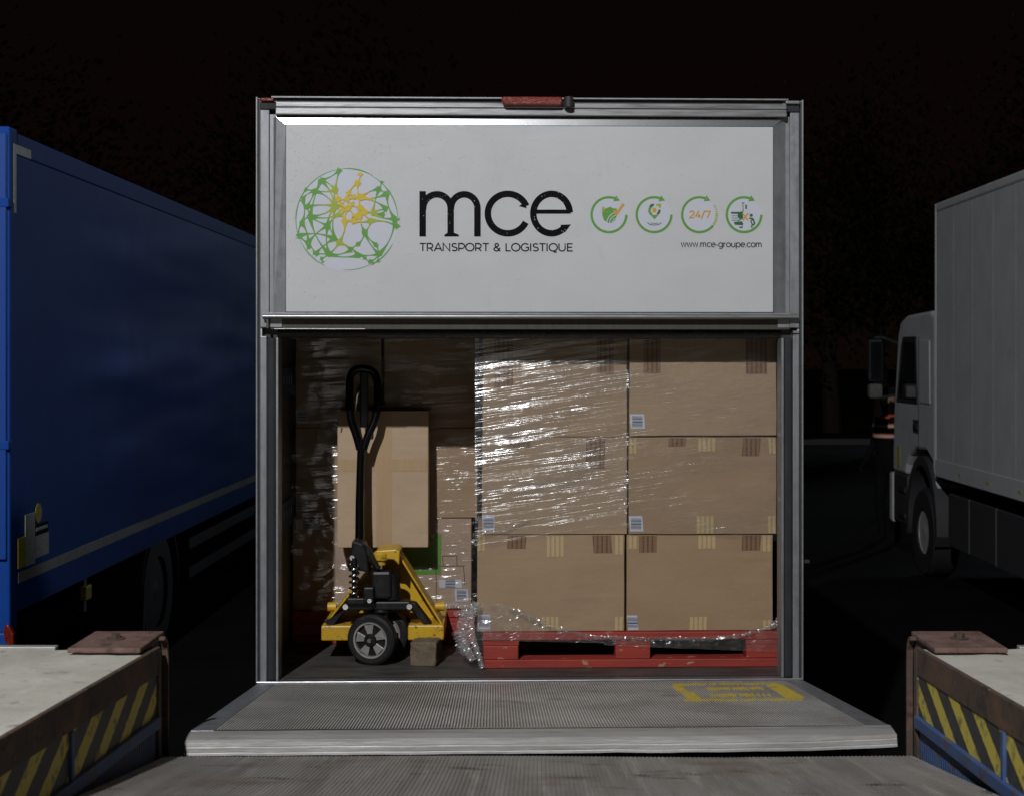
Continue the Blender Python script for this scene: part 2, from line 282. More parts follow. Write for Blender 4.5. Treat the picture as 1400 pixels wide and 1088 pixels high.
def film_mat(name, ang, wr, gl, dens, fine=1.0, haze=0.03, rough=0.13, iso=1.0, fade=None):
    """thin clear film: mostly see-through, glossy, its normal rippled by stretched noise"""
    m = bpy.data.materials.new(name); m.use_nodes = True; nt = m.node_tree; N = nt.nodes; L = nt.links
    out = N['Material Output']; N.remove(N['Principled BSDF'])
    t = N.new('ShaderNodeTexCoord')
    def nz(scale, rot, det=3, rg=0.55):
        mp0 = N.new('ShaderNodeMapping'); mp0.inputs['Rotation'].default_value = (0, rot, 0); L.new(t.outputs['Object'], mp0.inputs[0])
        mp = N.new('ShaderNodeMapping'); mp.inputs['Scale'].default_value = scale; L.new(mp0.outputs[0], mp.inputs[0])
        n = N.new('ShaderNodeTexNoise'); n.inputs['Scale'].default_value = 1; n.inputs['Detail'].default_value = det; n.inputs['Roughness'].default_value = rg
        L.new(mp.outputs[0], n.inputs['Vector']); return n.outputs['Fac']
    b1 = N.new('ShaderNodeBump'); b1.inputs['Strength'].default_value = 1; b1.inputs['Distance'].default_value = wr
    L.new(nz((1.0*iso, 1, 34), ang), b1.inputs['Height'])
    b2 = N.new('ShaderNodeBump'); b2.inputs['Strength'].default_value = 1; b2.inputs['Distance'].default_value = wr*0.33*fine
    L.new(nz((2.2*iso, 1, 110), ang*0.85, 2), b2.inputs['Height']); L.new(b1.outputs[0], b2.inputs['Normal'])
    b3 = N.new('ShaderNodeBump'); b3.inputs['Strength'].default_value = 1; b3.inputs['Distance'].default_value = wr*0.22*iso
    L.new(nz((11, 1, 13), 0.3, 3), b3.inputs['Height']); L.new(b2.outputs[0], b3.inputs['Normal'])
    g = N.new('ShaderNodeBsdfGlossy'); g.inputs['Roughness'].default_value = rough; g.inputs['Color'].default_value = (1, 1, 1, 1)
    L.new(b3.outputs[0], g.inputs['Normal'])
    tr = N.new('ShaderNodeBsdfTransparent'); tr.inputs['Color'].default_value = (0.96, 0.96, 0.96, 1)
    df = N.new('ShaderNodeBsdfDiffuse'); df.inputs['Color'].default_value = (0.7, 0.7, 0.7, 1)
    r = N.new('ShaderNodeMapRange'); r.inputs[1].default_value = 0.38; r.inputs[2].default_value = 0.62; r.inputs[3].default_value = gl*(1-dens); r.inputs[4].default_value = gl
    L.new(nz((3.0, 1, 9), ang, 5), r.inputs[0])
    fac = r.outputs[0]
    if fade:      # gloss scaled by position, weaker below and to the right
        sx = N.new('ShaderNodeSeparateXYZ'); L.new(t.outputs['Object'], sx.inputs[0])
        for ax_, (lo, hi, v0, v1) in fade:
            q = N.new('ShaderNodeMapRange'); q.interpolation_type = 'SMOOTHSTEP'; q.inputs[1].default_value = lo; q.inputs[2].default_value = hi; q.inputs[3].default_value = v0; q.inputs[4].default_value = v1
            L.new(sx.outputs[ax_], q.inputs[0]); mu = N.new('ShaderNodeMath'); mu.operation = 'MULTIPLY'; L.new(fac, mu.inputs[0]); L.new(q.outputs[0], mu.inputs[1]); fac = mu.outputs[0]
    s1 = N.new('ShaderNodeMixShader'); L.new(fac, s1.inputs[0]); L.new(tr.outputs[0], s1.inputs[1]); L.new(g.outputs[0], s1.inputs[2])
    s2 = N.new('ShaderNodeMixShader'); s2.inputs[0].default_value = haze; L.new(s1.outputs[0], s2.inputs[1]); L.new(df.outputs[0], s2.inputs[2])
    L.new(s2.outputs[0], out.inputs['Surface']); return m
m_film = film_mat('stretch_film', R(9), 0.017, 0.27, 0.85, haze=0.035, rough=0.2, fade=[('Z',(1.52,1.80,0.15,1.0)),('X',(0.0,0.42,1.0,0.5))])
m_film_w = film_mat('stretch_film_taut', R(9), 0.016, 0.10, 0.95, haze=0.02, rough=0.18)
m_film_l = film_mat('stretch_film_flat', R(4), 0.010, 0.19, 0.9, haze=0.015, rough=0.17, iso=1.8, fade=[('X',(-0.88,-0.74,1.0,0.3))])
m_film_c = film_mat('stretch_film_crumpled', R(20), 0.006, 0.11, 0.5, haze=0.04, rough=0.18, iso=3)
m_film_b = film_mat('stretch_film_bunched', R(35), 0.008, 0.20, 0.4, haze=0.16, rough=0.2, iso=4)
m_drop = film_mat('water_drop', 0, 0.0, 0.6, 0.0, haze=0.55, rough=0.3)

# ------------------------------------------------------------------ flat print: strokes and a small stroke alphabet
class Print(MB):
    """flat lettering on a plane v=const of the parent; every stroke sits a hair further out than the last"""
    def __init__(s, v0, step=-0.000008): super().__init__(); s.y = v0; s.step = step
    def poly(s, pts):
        s.y += s.step; n = len(pts)
        return s.add([(p[0], s.y, p[1]) for p in pts], [tuple(range(n))])
    def stroke(s, pts, w, closed=False):
        s.y += s.step
        P = [Vector((p[0], p[1])) for p in pts]; n = len(P); ws = w if isinstance(w, list) else [w]*n
        vs = []
        for i in range(n):
            a = P[i-1] if (i > 0 or closed) else None; b = P[(i+1) % n] if (i < n-1 or closed) else None
            d1 = (P[i]-a).normalized() if a is not None else None; d2 = (b-P[i]).normalized() if b is not None else None
            if d1 is None: d1 = d2
            if d2 is None: d2 = d1
            t = (d1+d2)
            t = t.normalized() if t.length > 1e-6 else d1
            nn = Vector((-t.y, t.x)); k = 1/max(0.5, nn.dot(Vector((-d1.y, d1.x))))
            for sg in (1, -1):
                q = P[i] + nn*(sg*ws[i]*0.5*k); vs.append((q.x, s.y, q.y))
        fs = [(2*i, 2*i+1, 2*((i+1) % n)+1, 2*((i+1) % n)) for i in range(n if closed else n-1)]
        return s.add(vs, fs)
def arc(cx, cy, r, a0, a1, n=18, ry=None):
    ry = r if ry is None else ry
    return [(cx + r*math.cos(R(a0+(a1-a0)*i/n)), cy + ry*math.sin(R(a0+(a1-a0)*i/n))) for i in range(n+1)]
H = 0.04  # stroke inset
GL = {  # glyph: (advance, [strokes]) on a cap height of 1
 'T': (0.74, [[(0.02,.95),(0.68,.95)], [(.35,.95),(.35,0)]]),
 'R': (0.82, [[(.08,0),(.08,.95),(.38,.95)]+arc(.38,.66,.29,90,-90,12)+[(.08,.37)], [(.40,.37),(.68,0)]]),
 'A': (0.88, [[(.02,0),(.42,1),(.82,0)], [(.17,.3),(.67,.3)]]),
 'N': (0.94, [[(.08,0),(.08,1),(.78,0),(.78,1)]]),
 'S': (0.74, [arc(.35,.73,.25,30,250,12,.22)+arc(.35,.27,.28,70,-150,12,.23)]),
 'P': (0.78, [[(.08,0),(.08,.95),(.38,.95)]+arc(.38,.64,.31,90,-90,12)+[(.08,.33)]]),
 'O': (1.02, [arc(.48,.5,.44,0,360,28,.47)]),
 'L': (0.64, [[(.08,1),(.08,.05),(.58,.05)]]),
 'G': (0.96, [arc(.48,.5,.43,45,325,22,.46)+[(.83,.24),(.83,.48),(.55,.48)]]),
 'I': (0.28, [[(.1,0),(.1,1)]]),
 'Q': (1.02, [arc(.48,.5,.44,0,360,28,.47), [(.5,.12),(.62,-.1),(.85,-.1)]]),
 'U': (0.92, [[(.08,1),(.08,.4)]+arc(.41,.38,.33,180,360,14,.34)+[(.74,1)]]),
 'E': (0.74, [[(.62,.95),(.08,.95),(.08,.05),(.64,.05)], [(.08,.51),(.56,.51)]]),
 '&': (0.86, [[(.74,0),(.22,.62)]+arc(.36,.77,.18,200,-30,12,.19)+[(.30,.5)]+arc(.34,.26,.27,110,310,12,.23)+[(.72,.42)]]),
 ' ': (0.42, []),
 'w': (0.92, [[(.02,.7),(.22,0),(.42,.7),(.62,0),(.82,.7)]]),
 'm': (1.05, [[(.08,.0),(.08,.7)], [(.08,.42)]+arc(.28,.42,.2,180,0,10,.25)+[(.48,0)], [(.48,.42)]+arc(.68,.42,.2,180,0,10,.25)+[(.88,0)]]),
 'c': (0.64, [arc(.36,.35,.31,48,312,16,.33)]),
 'e': (0.72, [[(.06,.36),(.65,.36)]+arc(.36,.35,.30,0,310,18,.33)]),
 '-': (0.46, [[(.06,.32),(.36,.32)]]),
 'g': (0.76, [arc(.34,.35,.29,0,360,20,.33), [(.65,.7),(.65,.02)]+arc(.36,.0,.29,0,-140,10,.26)]),
 'r': (0.46, [[(.08,0),(.08,.7)], [(.08,.4)]+arc(.33,.38,.25,180,90,8,.29)]),
 'o': (0.76, [arc(.36,.35,.31,0,360,22,.33)]),
 'u': (0.74, [[(.08,.7),(.08,.3)]+arc(.34,.3,.26,180,360,10,.28)+[(.60,.7)], [(.60,.3),(.60,0)]]),
 'p': (0.76, [[(.08,.7),(.08,-.28)], arc(.39,.35,.30,0,360,20,.33)]),
 '.': (0.26, [[(.06,.05),(.16,.05)]]),
 '2': (0.70, [arc(.32,.7,.27,165,-35,12)+[(.06,.05),(.62,.05)]]),
 '4': (0.76, [[(.5,1),(.08,.3),(.70,.3)], [(.52,.6),(.52,0)]]),
 '/': (0.50, [[(.02,-.1),(.42,1.06)]]),
 '7': (0.66, [[(.06,.8),(.06,.95),(.58,.95),(.24,0)]]),
}
def write(pr, text, x0, z0, cap, total, weight, mirror=1):
    adv = sum(GL[c][0] for c in text) - 0.1
    k = total/adv
    x = x0
    for c in text:
        a, st = GL[c]
        for s_ in st:
            closed = len(s_) > 20 and (Vector(s_[0])-Vector(s_[-1])).length < 1e-4
            pts = [(x+mirror*p[0]*k, z0+p[1]*cap) for p in (s_[:-1] if closed else s_)]
            pr.stroke(pts, weight, closed)
        x += mirror*a*k

# ------------------------------------------------------------------ the floodlight behind the photographer: the one lamp that lights the yard
def floodlight():
    x, y, z = FLOOD_POS
    t = tag(empty('floodlight_mast', (x, y-0.25, 1.4)), 'tall grey mast with a lit floodlight standing behind the dock', 'floodlight')
    def loc(mb, name, mat, **k):
        mb.v = [(a-x, b-(y-0.25), c-1.4) for a, b, c in mb.v]; return mb.build(name, mat, t, **k)
    loc(MB().tube([(x,y-0.25,1.4),(x,y-0.25,z+0.25)], [0.09,0.055], 12), 'mast', m_dark, smooth=True)
    loc(MB().box(x-0.2,x+0.2,y-0.45,y-0.05,1.4,1.43), 'base_plate', m_dark)
    d = (Vector(FLOOD_AIM)-Vector(FLOOD_POS)).normalized(); q = d.to_track_quat('-Z', 'Y').to_matrix()
    def tr(mb): mb.v = [tuple(q @ Vector(p) + Vector(FLOOD_POS)) for p in mb.v]; return mb
    h = loc(tr(MB().box(-0.24,0.24,-0.18,0.18,0.03,0.16)), 'lamp_housing', m_dark)
    loc(tr(MB().box(-0.235,0.235,-0.175,0.175,0.012,0.03)), 'lamp_lens', M('lit_lens', (0.9,0.9,0.9), 0.3, emit=((0.95,1,0.98), 60)))
    ld = bpy.data.lights.new('flood_lamp', 'SPOT'); ld.energy = FLOOD_W; ld.color = FLOOD_COL; ld.shadow_soft_size = 0.11
    ld.spot_size = R(96); ld.spot_blend = 0.7
    lo = bpy.data.objects.new('flood_lamp', ld); COL.objects.link(lo); lo.parent = t
    lo.location = (Vector(FLOOD_POS) + d*0.02) - Vector((x, y-0.25, 1.4)); lo.rotation_euler = d.to_track_quat('-Z', 'Y').to_euler()
floodlight()

# ------------------------------------------------------------------ ground
def ground():
    mb = MB().add([(-160,4.25,0),(160,4.25,0),(160,38,0),(-160,38,0)], [(0,1,2,3)])
    tag(mb.build('yard_ground', m_asphalt), kind='structure')
    tag(bx('kerb', m_kerb, None, -160, 160, 38, 38.35, -0.1, 0.14, 0.02), kind='structure')
    g = MB().grid(lambda a, b: (-160+320*a, 38.35+160*b, 0.13 + 0.6*b + 0.12*noise.noise(Vector((a*40, b*20, 3)))*min(1, b*30)), 80, 30)
    tag(g.build('grass_bank', m_grass, smooth='all'), kind='structure')
    # the dock platform the photographer stands on (under and behind the frame)
    z = lambda y: 1.405 + 0.048*(4.25-y)
    mb = MB().prism([(1.58,-0.05),(1.58,1.50),(-12,1.55),(-12,-0.05)], 'x', -14, 14)
    tag(mb.build('dock_floor', m_conc), kind='structure')
ground()

# ------------------------------------------------------------------ dock sides and the leveller between them
def dock_side(sg, label):
    x = 1.092*sg                                          # inner face of the pit
    t = tag(empty('dock_edge', (x, 4.25, 0)), label, 'dock edge', 'concrete dock edges either side of the leveller')
    def L(mb, name, mat, par=t, **k):
        mb.v = [(a-x, b-4.25, c) for a, b, c in mb.v]; return mb.build(name, mat, par, **k)
    ztop = lambda y: 1.405 + 0.0484*(4.25-y)
    y0, y1 = 1.6, 4.24
    xo = sg*9.0; joint = sg*1.62
    for (a, b) in ((x+sg*0.016, joint-sg*0.003), (joint+sg*0.003, xo)):       # two cast slabs with a joint
        xs = sorted((a, b))
        g = MB()
        nx, ny = (14, 40) if abs(b-a) < 2 else (30, 24)
        def top(i, j, xs=xs):
            X = xs[0]+(xs[1]-xs[0])*i; Y = y0+(y1-0.02-y0)*j
            e = 0.006*noise.noise(Vector((X*9, Y*9, 1))) + 0.003*noise.noise(Vector((X*30, Y*30, 4)))
            return (X, Y, ztop(Y) + e - 0.004)
        g.grid(top, nx, ny)
        o = L(g, 'concrete_slab', m_conc, smooth='all')
    L(MB().box(min(x+sg*0.03, xo), max(x+sg*0.03, xo), y0, y1-0.03, -0.05, 1.38), 'concrete_body', m_conc)
    # steel nosing along the pit and along the front
    xs = sorted((x, x+sg*0.014))
    L(MB().prism([(y0,ztop(y0)-0.078),(y1,ztop(y1)-0.078),(y1,ztop(y1)+0.001),(y0,ztop(y0)+0.001)], 'x', xs[0], xs[1]), 'edge_angle', m_rust, bevel=0.003)
    xs = sorted((x+sg*0.3, xo))
    L(MB().box(xs[0], xs[1], y1-0.018, y1+0.012, 1.29, 1.409), 'front_nosing', m_alu_worn, bevel=0.003)
    L(MB().box(*sorted((x+sg*0.02, xo)), y1-0.03, y1-0.022, -0.05, 1.30), 'front_face', m_conc)
    # striped panel, flange, lower panel
    pa = sorted((x+sg*0.004, x+sg*0.02))
    L(MB().prism([(y0,ztop(y0)-0.21),(y1-0.03,ztop(y1)-0.21),(y1-0.03,ztop(y1)-0.074),(y0,ztop(y0)-0.074)], 'x', pa[0], pa[1]), 'hazard_panel', m_haz)
    for yy in (3.42, 2.5):
        pr = sorted((x-sg*0.004, x+sg*0.012))
        L(MB().box(pr[0], pr[1], yy, yy+0.022, ztop(yy)-0.2, ztop(yy)-0.079), 'rib', m_bluep, bevel=0.002)
    pf = sorted((x-sg*0.010, x+sg*0.018))
    L(MB().prism([(y0,ztop(y0)-0.226),(y1-0.03,ztop(y1)-0.226),(y1-0.03,ztop(y1)-0.192),(y0,ztop(y0)-0.192)], 'x', pf[0], pf[1]), 'flange', m_bluep, bevel=0.003)
    pl_ = sorted((x+sg*0.006, x+sg*0.025))
    n = 120; poly = []
    g = MB()
    for i in range(n):                                    # vertically ribbed lower sheet
        ya = y0+(y1-0.03-y0)*i/n; yb = y0+(y1-0.03-y0)*(i+0.72)/n; yc = y0+(y1-0.03-y0)*(i+1)/n
        xa = x+sg*0.006; xb = x+sg*0.010
        zt = ztop(ya)-0.224
        g.add([(xa,ya,0.6),(xa,yb,0.6),(xa,yb,zt),(xa,ya,zt),(xb,yb,0.6),(xb,yb,zt),(xb,yc,0.6),(xb,yc,zt),(xa,yc,0.6),(xa,yc,zt)],
              [(0,1,2,3),(1,4,5,2),(4,6,7,5),(6,8,9,7)])
    L(g, 'lower_sheet', m_bluep)
    # end post: a bent steel strap around the front corner
    pp = sorted((x-sg*0.002, x+sg*0.03))
    L(MB().box(pp[0], pp[1], y1-0.032, y1+0.004, 0.55, 1.40), 'corner_post', m_rust, bevel=0.004)
    st = []
    for zz, yy in ((0.6,0.055),(1.36,0.055),(1.40,0.05),(1.425,0.035),(1.435,0.012)):
        st.append((yy, zz))
    g = MB(); xs = sorted((x-sg*0.012, x+sg*0.006))
    inner = [(a-0.012, b-(0.0 if i < 2 else 0.010)) for i, (a, b) in enumerate(st)]
    g.prism([(4.235+a, b) for a, b in st] + [(4.235+a, b) for a, b in inner[::-1]], 'x', xs[0], xs[1])
    L(g, 'strap', m_rust, bevel=0.002)
    # buffer: rubber block in front of the dock with a bolted plate lapping over the top
    b0, b1 = sorted((x+sg*0.02, x+sg*0.225))
    L(MB().box(b0+0.01, b1-0.01, y1+0.014, y1+0.11, 0.85, 1.408), 'buffer', m_rubber, bevel=0.012)
    pz = 1.416
    o = L(MB().box(b0, b1, 4.095, 4.355, pz, pz+0.014), 'buffer_plate', m_buffer, bevel=0.003)
    L(MB().box(b0+0.01, b1-0.01, 4.11, 4.34, pz-0.0125, pz), 'shim', m_dark)
    cx = (b0+b1)/2 + sg*0.005
    bo = L(MB().lathe([(0,0.026),(0.004,0.026)], (cx,4.23,pz+0.014), (0,0,1), 16), 'washer', m_rust)
    L(MB().lathe([(0,0.015),(0.013,0.015)], (cx,4.23,pz+0.018), (0,0,1), 6), 'bolt', m_rust)
dock_side(-1, 'concrete dock edge on the left with shaded hazard stripes and rusty buffer plate')
dock_side(1, 'concrete dock edge on the right with lit hazard stripes over blue steel')

def leveller():
    t = tag(empty('dock_leveller', (0, 1.6, 0)), 'worn grey steel dock leveller plate in the foreground between the dock edges', 'dock leveller')
    zt = lambda y: 1.094 + 0.154*(4.215-y)
    g = MB(); n = 190; x0, x1 = -1.079, 1.079; prof = []
    for i in range(n):                                   # ribbed chequer running towards the lorry
        a = x0+(x1-x0)*i/n; d = (x1-x0)/n
        prof += [(a,0),(a+d*0.5,0),(a+d*0.62,0.0018),(a+d*0.88,0.0018)]
    prof.append((x1, 0))
    def sag(X, Y): return 0.004*noise.noise(Vector((X*1.5, Y*1.5, 8)))
    ny = 12; vs = []
    for j in range(ny+1):
        Y = 1.6+(4.215-1.6)*j/ny
        vs += [(a, Y-1.6, zt(Y)+b+sag(a, Y)) for a, b in prof]
    m = len(prof); fs = [(j*m+i, j*m+i+1, (j+1)*m+i+1, (j+1)*m+i) for j in range(ny) for i in range(m-1)]
    g.add(vs, fs); g.build('deck_plate', m_plate, t)
    gg = MB().prism([(0,zt(1.6)-0.012),(2.61,zt(4.215)-0.012),(2.61,zt(4.215)-0.05),(0,zt(1.6)-0.05)], 'x', x0, x1)
    gg.build('plate_core', m_rust, t)
    MB().tube([(x0,-0.005,zt(1.6)-0.02),(x1,-0.005,zt(1.6)-0.02)], 0.022, 12).build('hinge', m_rust, t, smooth=True)
    MB().box(x0+0.02, x1-0.02, 2.55, 2.60, 0.62, zt(4.215)-0.052).build('toe_guard', m_dark, t)
leveller()

# ------------------------------------------------------------------ shared vehicle parts
def wheel(name, parent, c, r, w, sg, rim_mat, rr):
    """axis along x; sg is the side the outer face looks to"""
    t = MB().lathe([(-w/2,rr),(-w/2,r*0.93),(-w*0.36,r),(w*0.36,r),(w/2,r*0.93),(w/2,rr)], (0,0,0), (1,0,0), 40, closed=True).build(name, m_tyre, parent, smooth=True)
    t.location = c
    s = sg
    MB().lathe([(s*w*0.42,rr*1.0),(s*w*0.44,rr*0.94),(s*w*0.22,rr*0.82),(s*w*0.10,rr*0.62),(s*w*0.28,rr*0.5),(s*w*0.30,rr*0.3),(s*w*0.42,rr*0.28),(s*w*0.44,rr*0.1)], (0,0,0), (1,0,0), 32).build('rim', rim_mat, t, smooth=True)
    for k in range(8):
        a = 2*math.pi*k/8
        MB().lathe([(0,0.016),(s*0.02,0.014)], (s*w*0.29, math.cos(a)*rr*0.4, math.sin(a)*rr*0.4), (1,0,0), 6).build('wheel_nut', m_chrome, t)
    return t

# ------------------------------------------------------------------ the middle lorry, seen from behind
lorry = tag(empty('box_lorry', (TX, TY, 0), TA), 'small box lorry in the middle, rear open, white sign panel with green globe logo', 'lorry')
def lp(mb, name, mat, **k): return mb.build(name, mat, lorry, **k)
def lb(name, mat, u0, u1, v0, v1, w0, w1, bevel=0.0, par=None): return bx(name, mat, par or lorry, u0, u1, v0, v1, w0, w1, bevel)
UL, UR, WT = -1.056, 1.066, 3.246
def build_lorry():
    # box shell
    lb('side_wall', m_skin, UL, UL+0.022, 0.006, 4.2, 0.92, WT-0.004); lb('side_wall', m_skin, UR-0.022, UR, 0.006, 4.2, 0.92, WT-0.004)
    lb('roof', m_skin, UL+0.002, UR-0.002, 0.006, 4.2, WT-0.034, WT-0.008)
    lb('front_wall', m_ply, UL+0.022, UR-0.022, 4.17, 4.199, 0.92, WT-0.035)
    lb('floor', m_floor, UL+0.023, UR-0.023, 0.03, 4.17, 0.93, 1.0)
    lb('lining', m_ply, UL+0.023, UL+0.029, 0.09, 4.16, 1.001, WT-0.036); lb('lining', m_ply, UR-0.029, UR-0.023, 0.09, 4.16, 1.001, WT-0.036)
    # chassis, wheels and cab ahead of the box
    lb('chassis', m_dark, -0.4, 0.4, 0.2, 6.0, 0.62, 0.80); lb('subframe', m_dark, -0.9, 0.9, 0.3, 4.1, 0.802, 0.928)
    for u in (-0.86, 0.86):
        wheel('wheel', lorry, (u, 1.15, 0.36), 0.36, 0.26, 1 if u > 0 else -1, m_wheel_al, 0.2)
        wheel('wheel', lorry, (u, 4.95, 0.36), 0.36, 0.22, 1 if u > 0 else -1, m_wheel_al, 0.2)
    cabm = MB().prism([(4.3,0.55),(4.3,2.25),(4.75,2.35),(5.35,2.2),(5.85,1.45),(6.25,1.25),(6.35,0.75),(6.3,0.5),(5.35,0.5),(5.25,0.8),(4.65,0.8),(4.55,0.5)], 'x', -0.97, 0.97)
    lp(cabm, 'cab', m_skin, bevel=0.03)
    for u in (-0.975, 0.965): lp(MB().prism([(4.5,1.45),(4.5,2.05),(5.25,2.08),(5.65,1.5)], 'x', u, u+0.01), 'window', m_glass)
    # upper corner posts: outer bead, a web, a wide face
    for sg, uo in ((-1, UL), (1, UR)):
        f = lambda a, b: sorted((uo - sg*a, uo - sg*b))
        lb('corner_bead', m_alu, *f(0.0, 0.007), -0.006, 0.004, 0.985, WT, 0.002)
        lb('post_web', m_dark, *f(0.007, 0.016), 0.004, 0.03, 0.985, WT-0.006)
        lb('post_face', m_alu, *f(0.016, 0.052), -0.004, 0.02, 2.358, 3.196, 0.003)
        lb('post_inner_face', m_alu, *f(0.0522, 0.100), 0.0, 0.02, 2.358, 3.180, 0.002)
        lb('corner_block', m_rubber, *f(0.016, 0.080), -0.008, 0.02, 3.197, 3.226, 0.004)
        # lower jamb: strip, rubber channel, inner strip
        lb('jamb_strip', m_alu, *f(0.016, 0.042), -0.004, 0.03, 0.995, 2.325, 0.003)
        lb('jamb_rubber', m_rubber, *f(0.0425, 0.076), -0.012 if sg < 0 else -0.010, 0.035, 0.997, 2.318, 0.010)
        lb('jamb_back', m_dark, *f(0.024, 0.079), 0.036, 0.088, 0.99, 3.2)
        lb('jamb_inner_strip', m_alu, *f(0.0765, 0.0865), -0.004, 0.086, 0.999, 2.318, 0.002)
        lmp = lb('corner_lamp', m_red_lens if sg < 0 else m_alu, *f(0.017, 0.072), -0.02, 0.0, 3.227, 3.240, 0.004)
    lb('roof_edge', m_alu, UL+0.06, UR-0.06, -0.012, 0.005, WT-0.004, WT+0.002, 0.001)
    lb('roof_shadow_gap', m_dark, UL+0.0805, UR-0.0805, 0.004, 0.03, WT-0.022, WT-0.005)
    # top rail in two mouldings
    lp(MB().prism([(0.02,3.224),(-0.0305,3.224),(-0.031,3.2035),(0.02,3.2035)], 'x', UL+0.0795, UR-0.0705), 'top_rail', m_alu_h, bevel=0.003)
    lp(MB().prism([(0.02,3.2022),(-0.0332,3.2022),(-0.034,3.1735),(0.02,3.1735)], 'x', UL+0.0785, UR-0.0695), 'top_rail', m_alu_h, bevel=0.004)
    lb('rail_shade_strip', m_dark, UL+0.101, UR-0.101, -0.003, 0.02, 3.150, 3.1732)  # dark strip standing in for the shade under the top rail
    # sign frame (sloping top, sides, foot) and the sign panel standing proud of it
    a0, a1, z0, z1 = -0.938, 0.944, 2.417, 3.136
    fr = 0.034
    MB().add([(a0-fr-0.004,-0.0136,z1+fr-0.003),(a1+fr,-0.0136,z1+fr-0.003),(a1,-0.0195,z1),(a0,-0.0195,z1)], [(3,2,1,0)]).build('sign_frame_top', m_alu_bright, lorry, fix=False)
    MB().add([(a0-fr-0.016,-0.0045,z1+fr-0.003),(a0-fr-0.016,-0.0045,z0-0.004),(a0,-0.0195,z0-0.004),(a0,-0.0195,z1),(a0-fr-0.004,-0.0136,z1+fr-0.003)], [(0,1,2,3,4)]).build('sign_frame_side', m_alu, lorry, fix=False)
    MB().add([(a1+fr+0.016,-0.0045,z1+fr-0.003),(a1+fr+0.016,-0.0045,z0-0.004),(a1,-0.0195,z0-0.004),(a1,-0.0195,z1),(a1+fr,-0.0136,z1+fr-0.003)], [(4,3,2,1,0)]).build('sign_frame_side', m_alu, lorry, fix=False)
    panel = lb('sign_panel', m_panel, a0, a1, -0.025, -0.006, z0, z1, 0.003)
    lb('panel_gap', m_dark, a0-0.002, a1+0.002, -0.021, -0.0198, z0-0.0025, z1+0.0025)
    # foot rail with a rounded nose, fascia darkened by colour for the rail's shade, wet rubber roll
    nose = [(-0.004,2.417-0.004)]+[(-0.022-0.012*math.sin(R(a)), 2.400+0.010*math.cos(R(a))) for a in range(0, 181, 20)]+[(-0.004,2.390)]
    lp(MB().prism(nose, 'x', UL+0.030, UR-0.026), 'foot_rail', m_alu_h, smooth=True)
    lb('foot_step', m_alu, UL+0.05, UR-0.05, -0.024, -0.0045, 2.4065, 2.4148, 0.002)
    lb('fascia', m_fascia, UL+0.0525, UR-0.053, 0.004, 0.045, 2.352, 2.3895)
    lb('fascia_end', m_alu_bright, UL+0.0425, UL+0.052, -0.022, 0.02, 2.354, 2.3895, 0.003)
    lb('fascia_bead', m_alu_bright, UL+0.07, UL+0.42, -0.004, 0.0035, 2.3505, 2.3545, 0.001)
    path = [(UL-0.004+i*(UR-0.038-UL)/60, 0.058+0.002*noise.noise(Vector((i*0.5,1,0))), 2.335+0.0016*noise.noise(Vector((i*0.7,0,0)))) for i in range(61)]
    lp(MB().tube(path, 0.0195, 18), 'rubber_roll', m_seal, smooth=True)
    lb('roll_bracket', m_alu, UR-0.040, UR-0.018, -0.004, 0.03, 2.337, 2.347, 0.001); lb('roll_bracket', m_alu, UR-0.040, UR-0.018, -0.004, 0.03, 2.324, 2.332, 0.001)
    lb('opening_lintel', m_dark, UL+0.023, UR-0.023, 0.092, 0.12, 2.335, 3.2)
    # marker lamp on the top rail and the black sensor beside it
    lp(MB().prism([(-0.109,3.243),(0.120,3.243),(0.126,3.228),(0.120,3.209),(-0.100,3.209),(-0.111,3.230)], 'y', -0.062, -0.031), 'marker_lamp', m_red_lens, bevel=0.006)
    lp(MB().tube([(0.148,-0.05,3.205),(0.148,-0.05,3.243)], 0.019, 14), 'sensor', m_dark, smooth=True)
    # sill
    lb('sill', m_alu_h, UL+0.002, UR-0.002, -0.014, 0.029, 0.955, 0.9985, 0.003)
    lb('sill_groove', m_dark, UL+0.04, UR-0.04, 0.0295, 0.040, 0.9805, 1.0012)
    # interior fittings
    for w0 in (1.52, 2.08):
        r = lb('load_rail', m_blue_rail, UL+0.0295, UL+0.041, 0.1, 3.9, w0, w0+0.12, 0.002)
        for k in range(8):
            lb('rail_slot', m_dark, UL+0.0412, UL+0.0418, 0.14+k*0.075, 0.165+k*0.075, w0+0.03, w0+0.09, par=r)
            lb('rail_pin', m_alu, UL+0.042, UL+0.0445, 0.149+k*0.075, 0.156+k*0.075, w0+0.05, w0+0.085, par=r)
    lb('strap_bracket', m_alu, 0.985, 1.022, 0.089, 0.10, 2.215, 2.272, 0.003)
    lp(MB().tube([(1.018,0.088,2.212),(1.022,0.08,2.18),(1.032,0.07,2.12),(1.036,0.066,2.06)], 0.003, 6), 'cord', m_rubber)
    lb('catch', m_dark, UR, UR+0.03, 0.02, 0.05, 1.44, 1.452, 0.002)
    # tail lift platform, tilted up a little to rest at the leveller
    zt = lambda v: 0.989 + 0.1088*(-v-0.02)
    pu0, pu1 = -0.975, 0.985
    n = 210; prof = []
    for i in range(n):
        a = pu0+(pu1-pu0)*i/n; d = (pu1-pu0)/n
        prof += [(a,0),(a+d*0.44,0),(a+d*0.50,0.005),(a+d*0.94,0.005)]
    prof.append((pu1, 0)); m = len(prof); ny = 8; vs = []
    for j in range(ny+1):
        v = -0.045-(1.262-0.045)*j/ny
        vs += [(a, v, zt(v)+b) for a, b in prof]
    lift = lp(MB().add(vs, [((j+1)*m+i, (j+1)*m+i+1, j*m+i+1, j*m+i) for j in range(ny) for i in range(m-1)]), 'lift_deck', m_deck, fix=False)
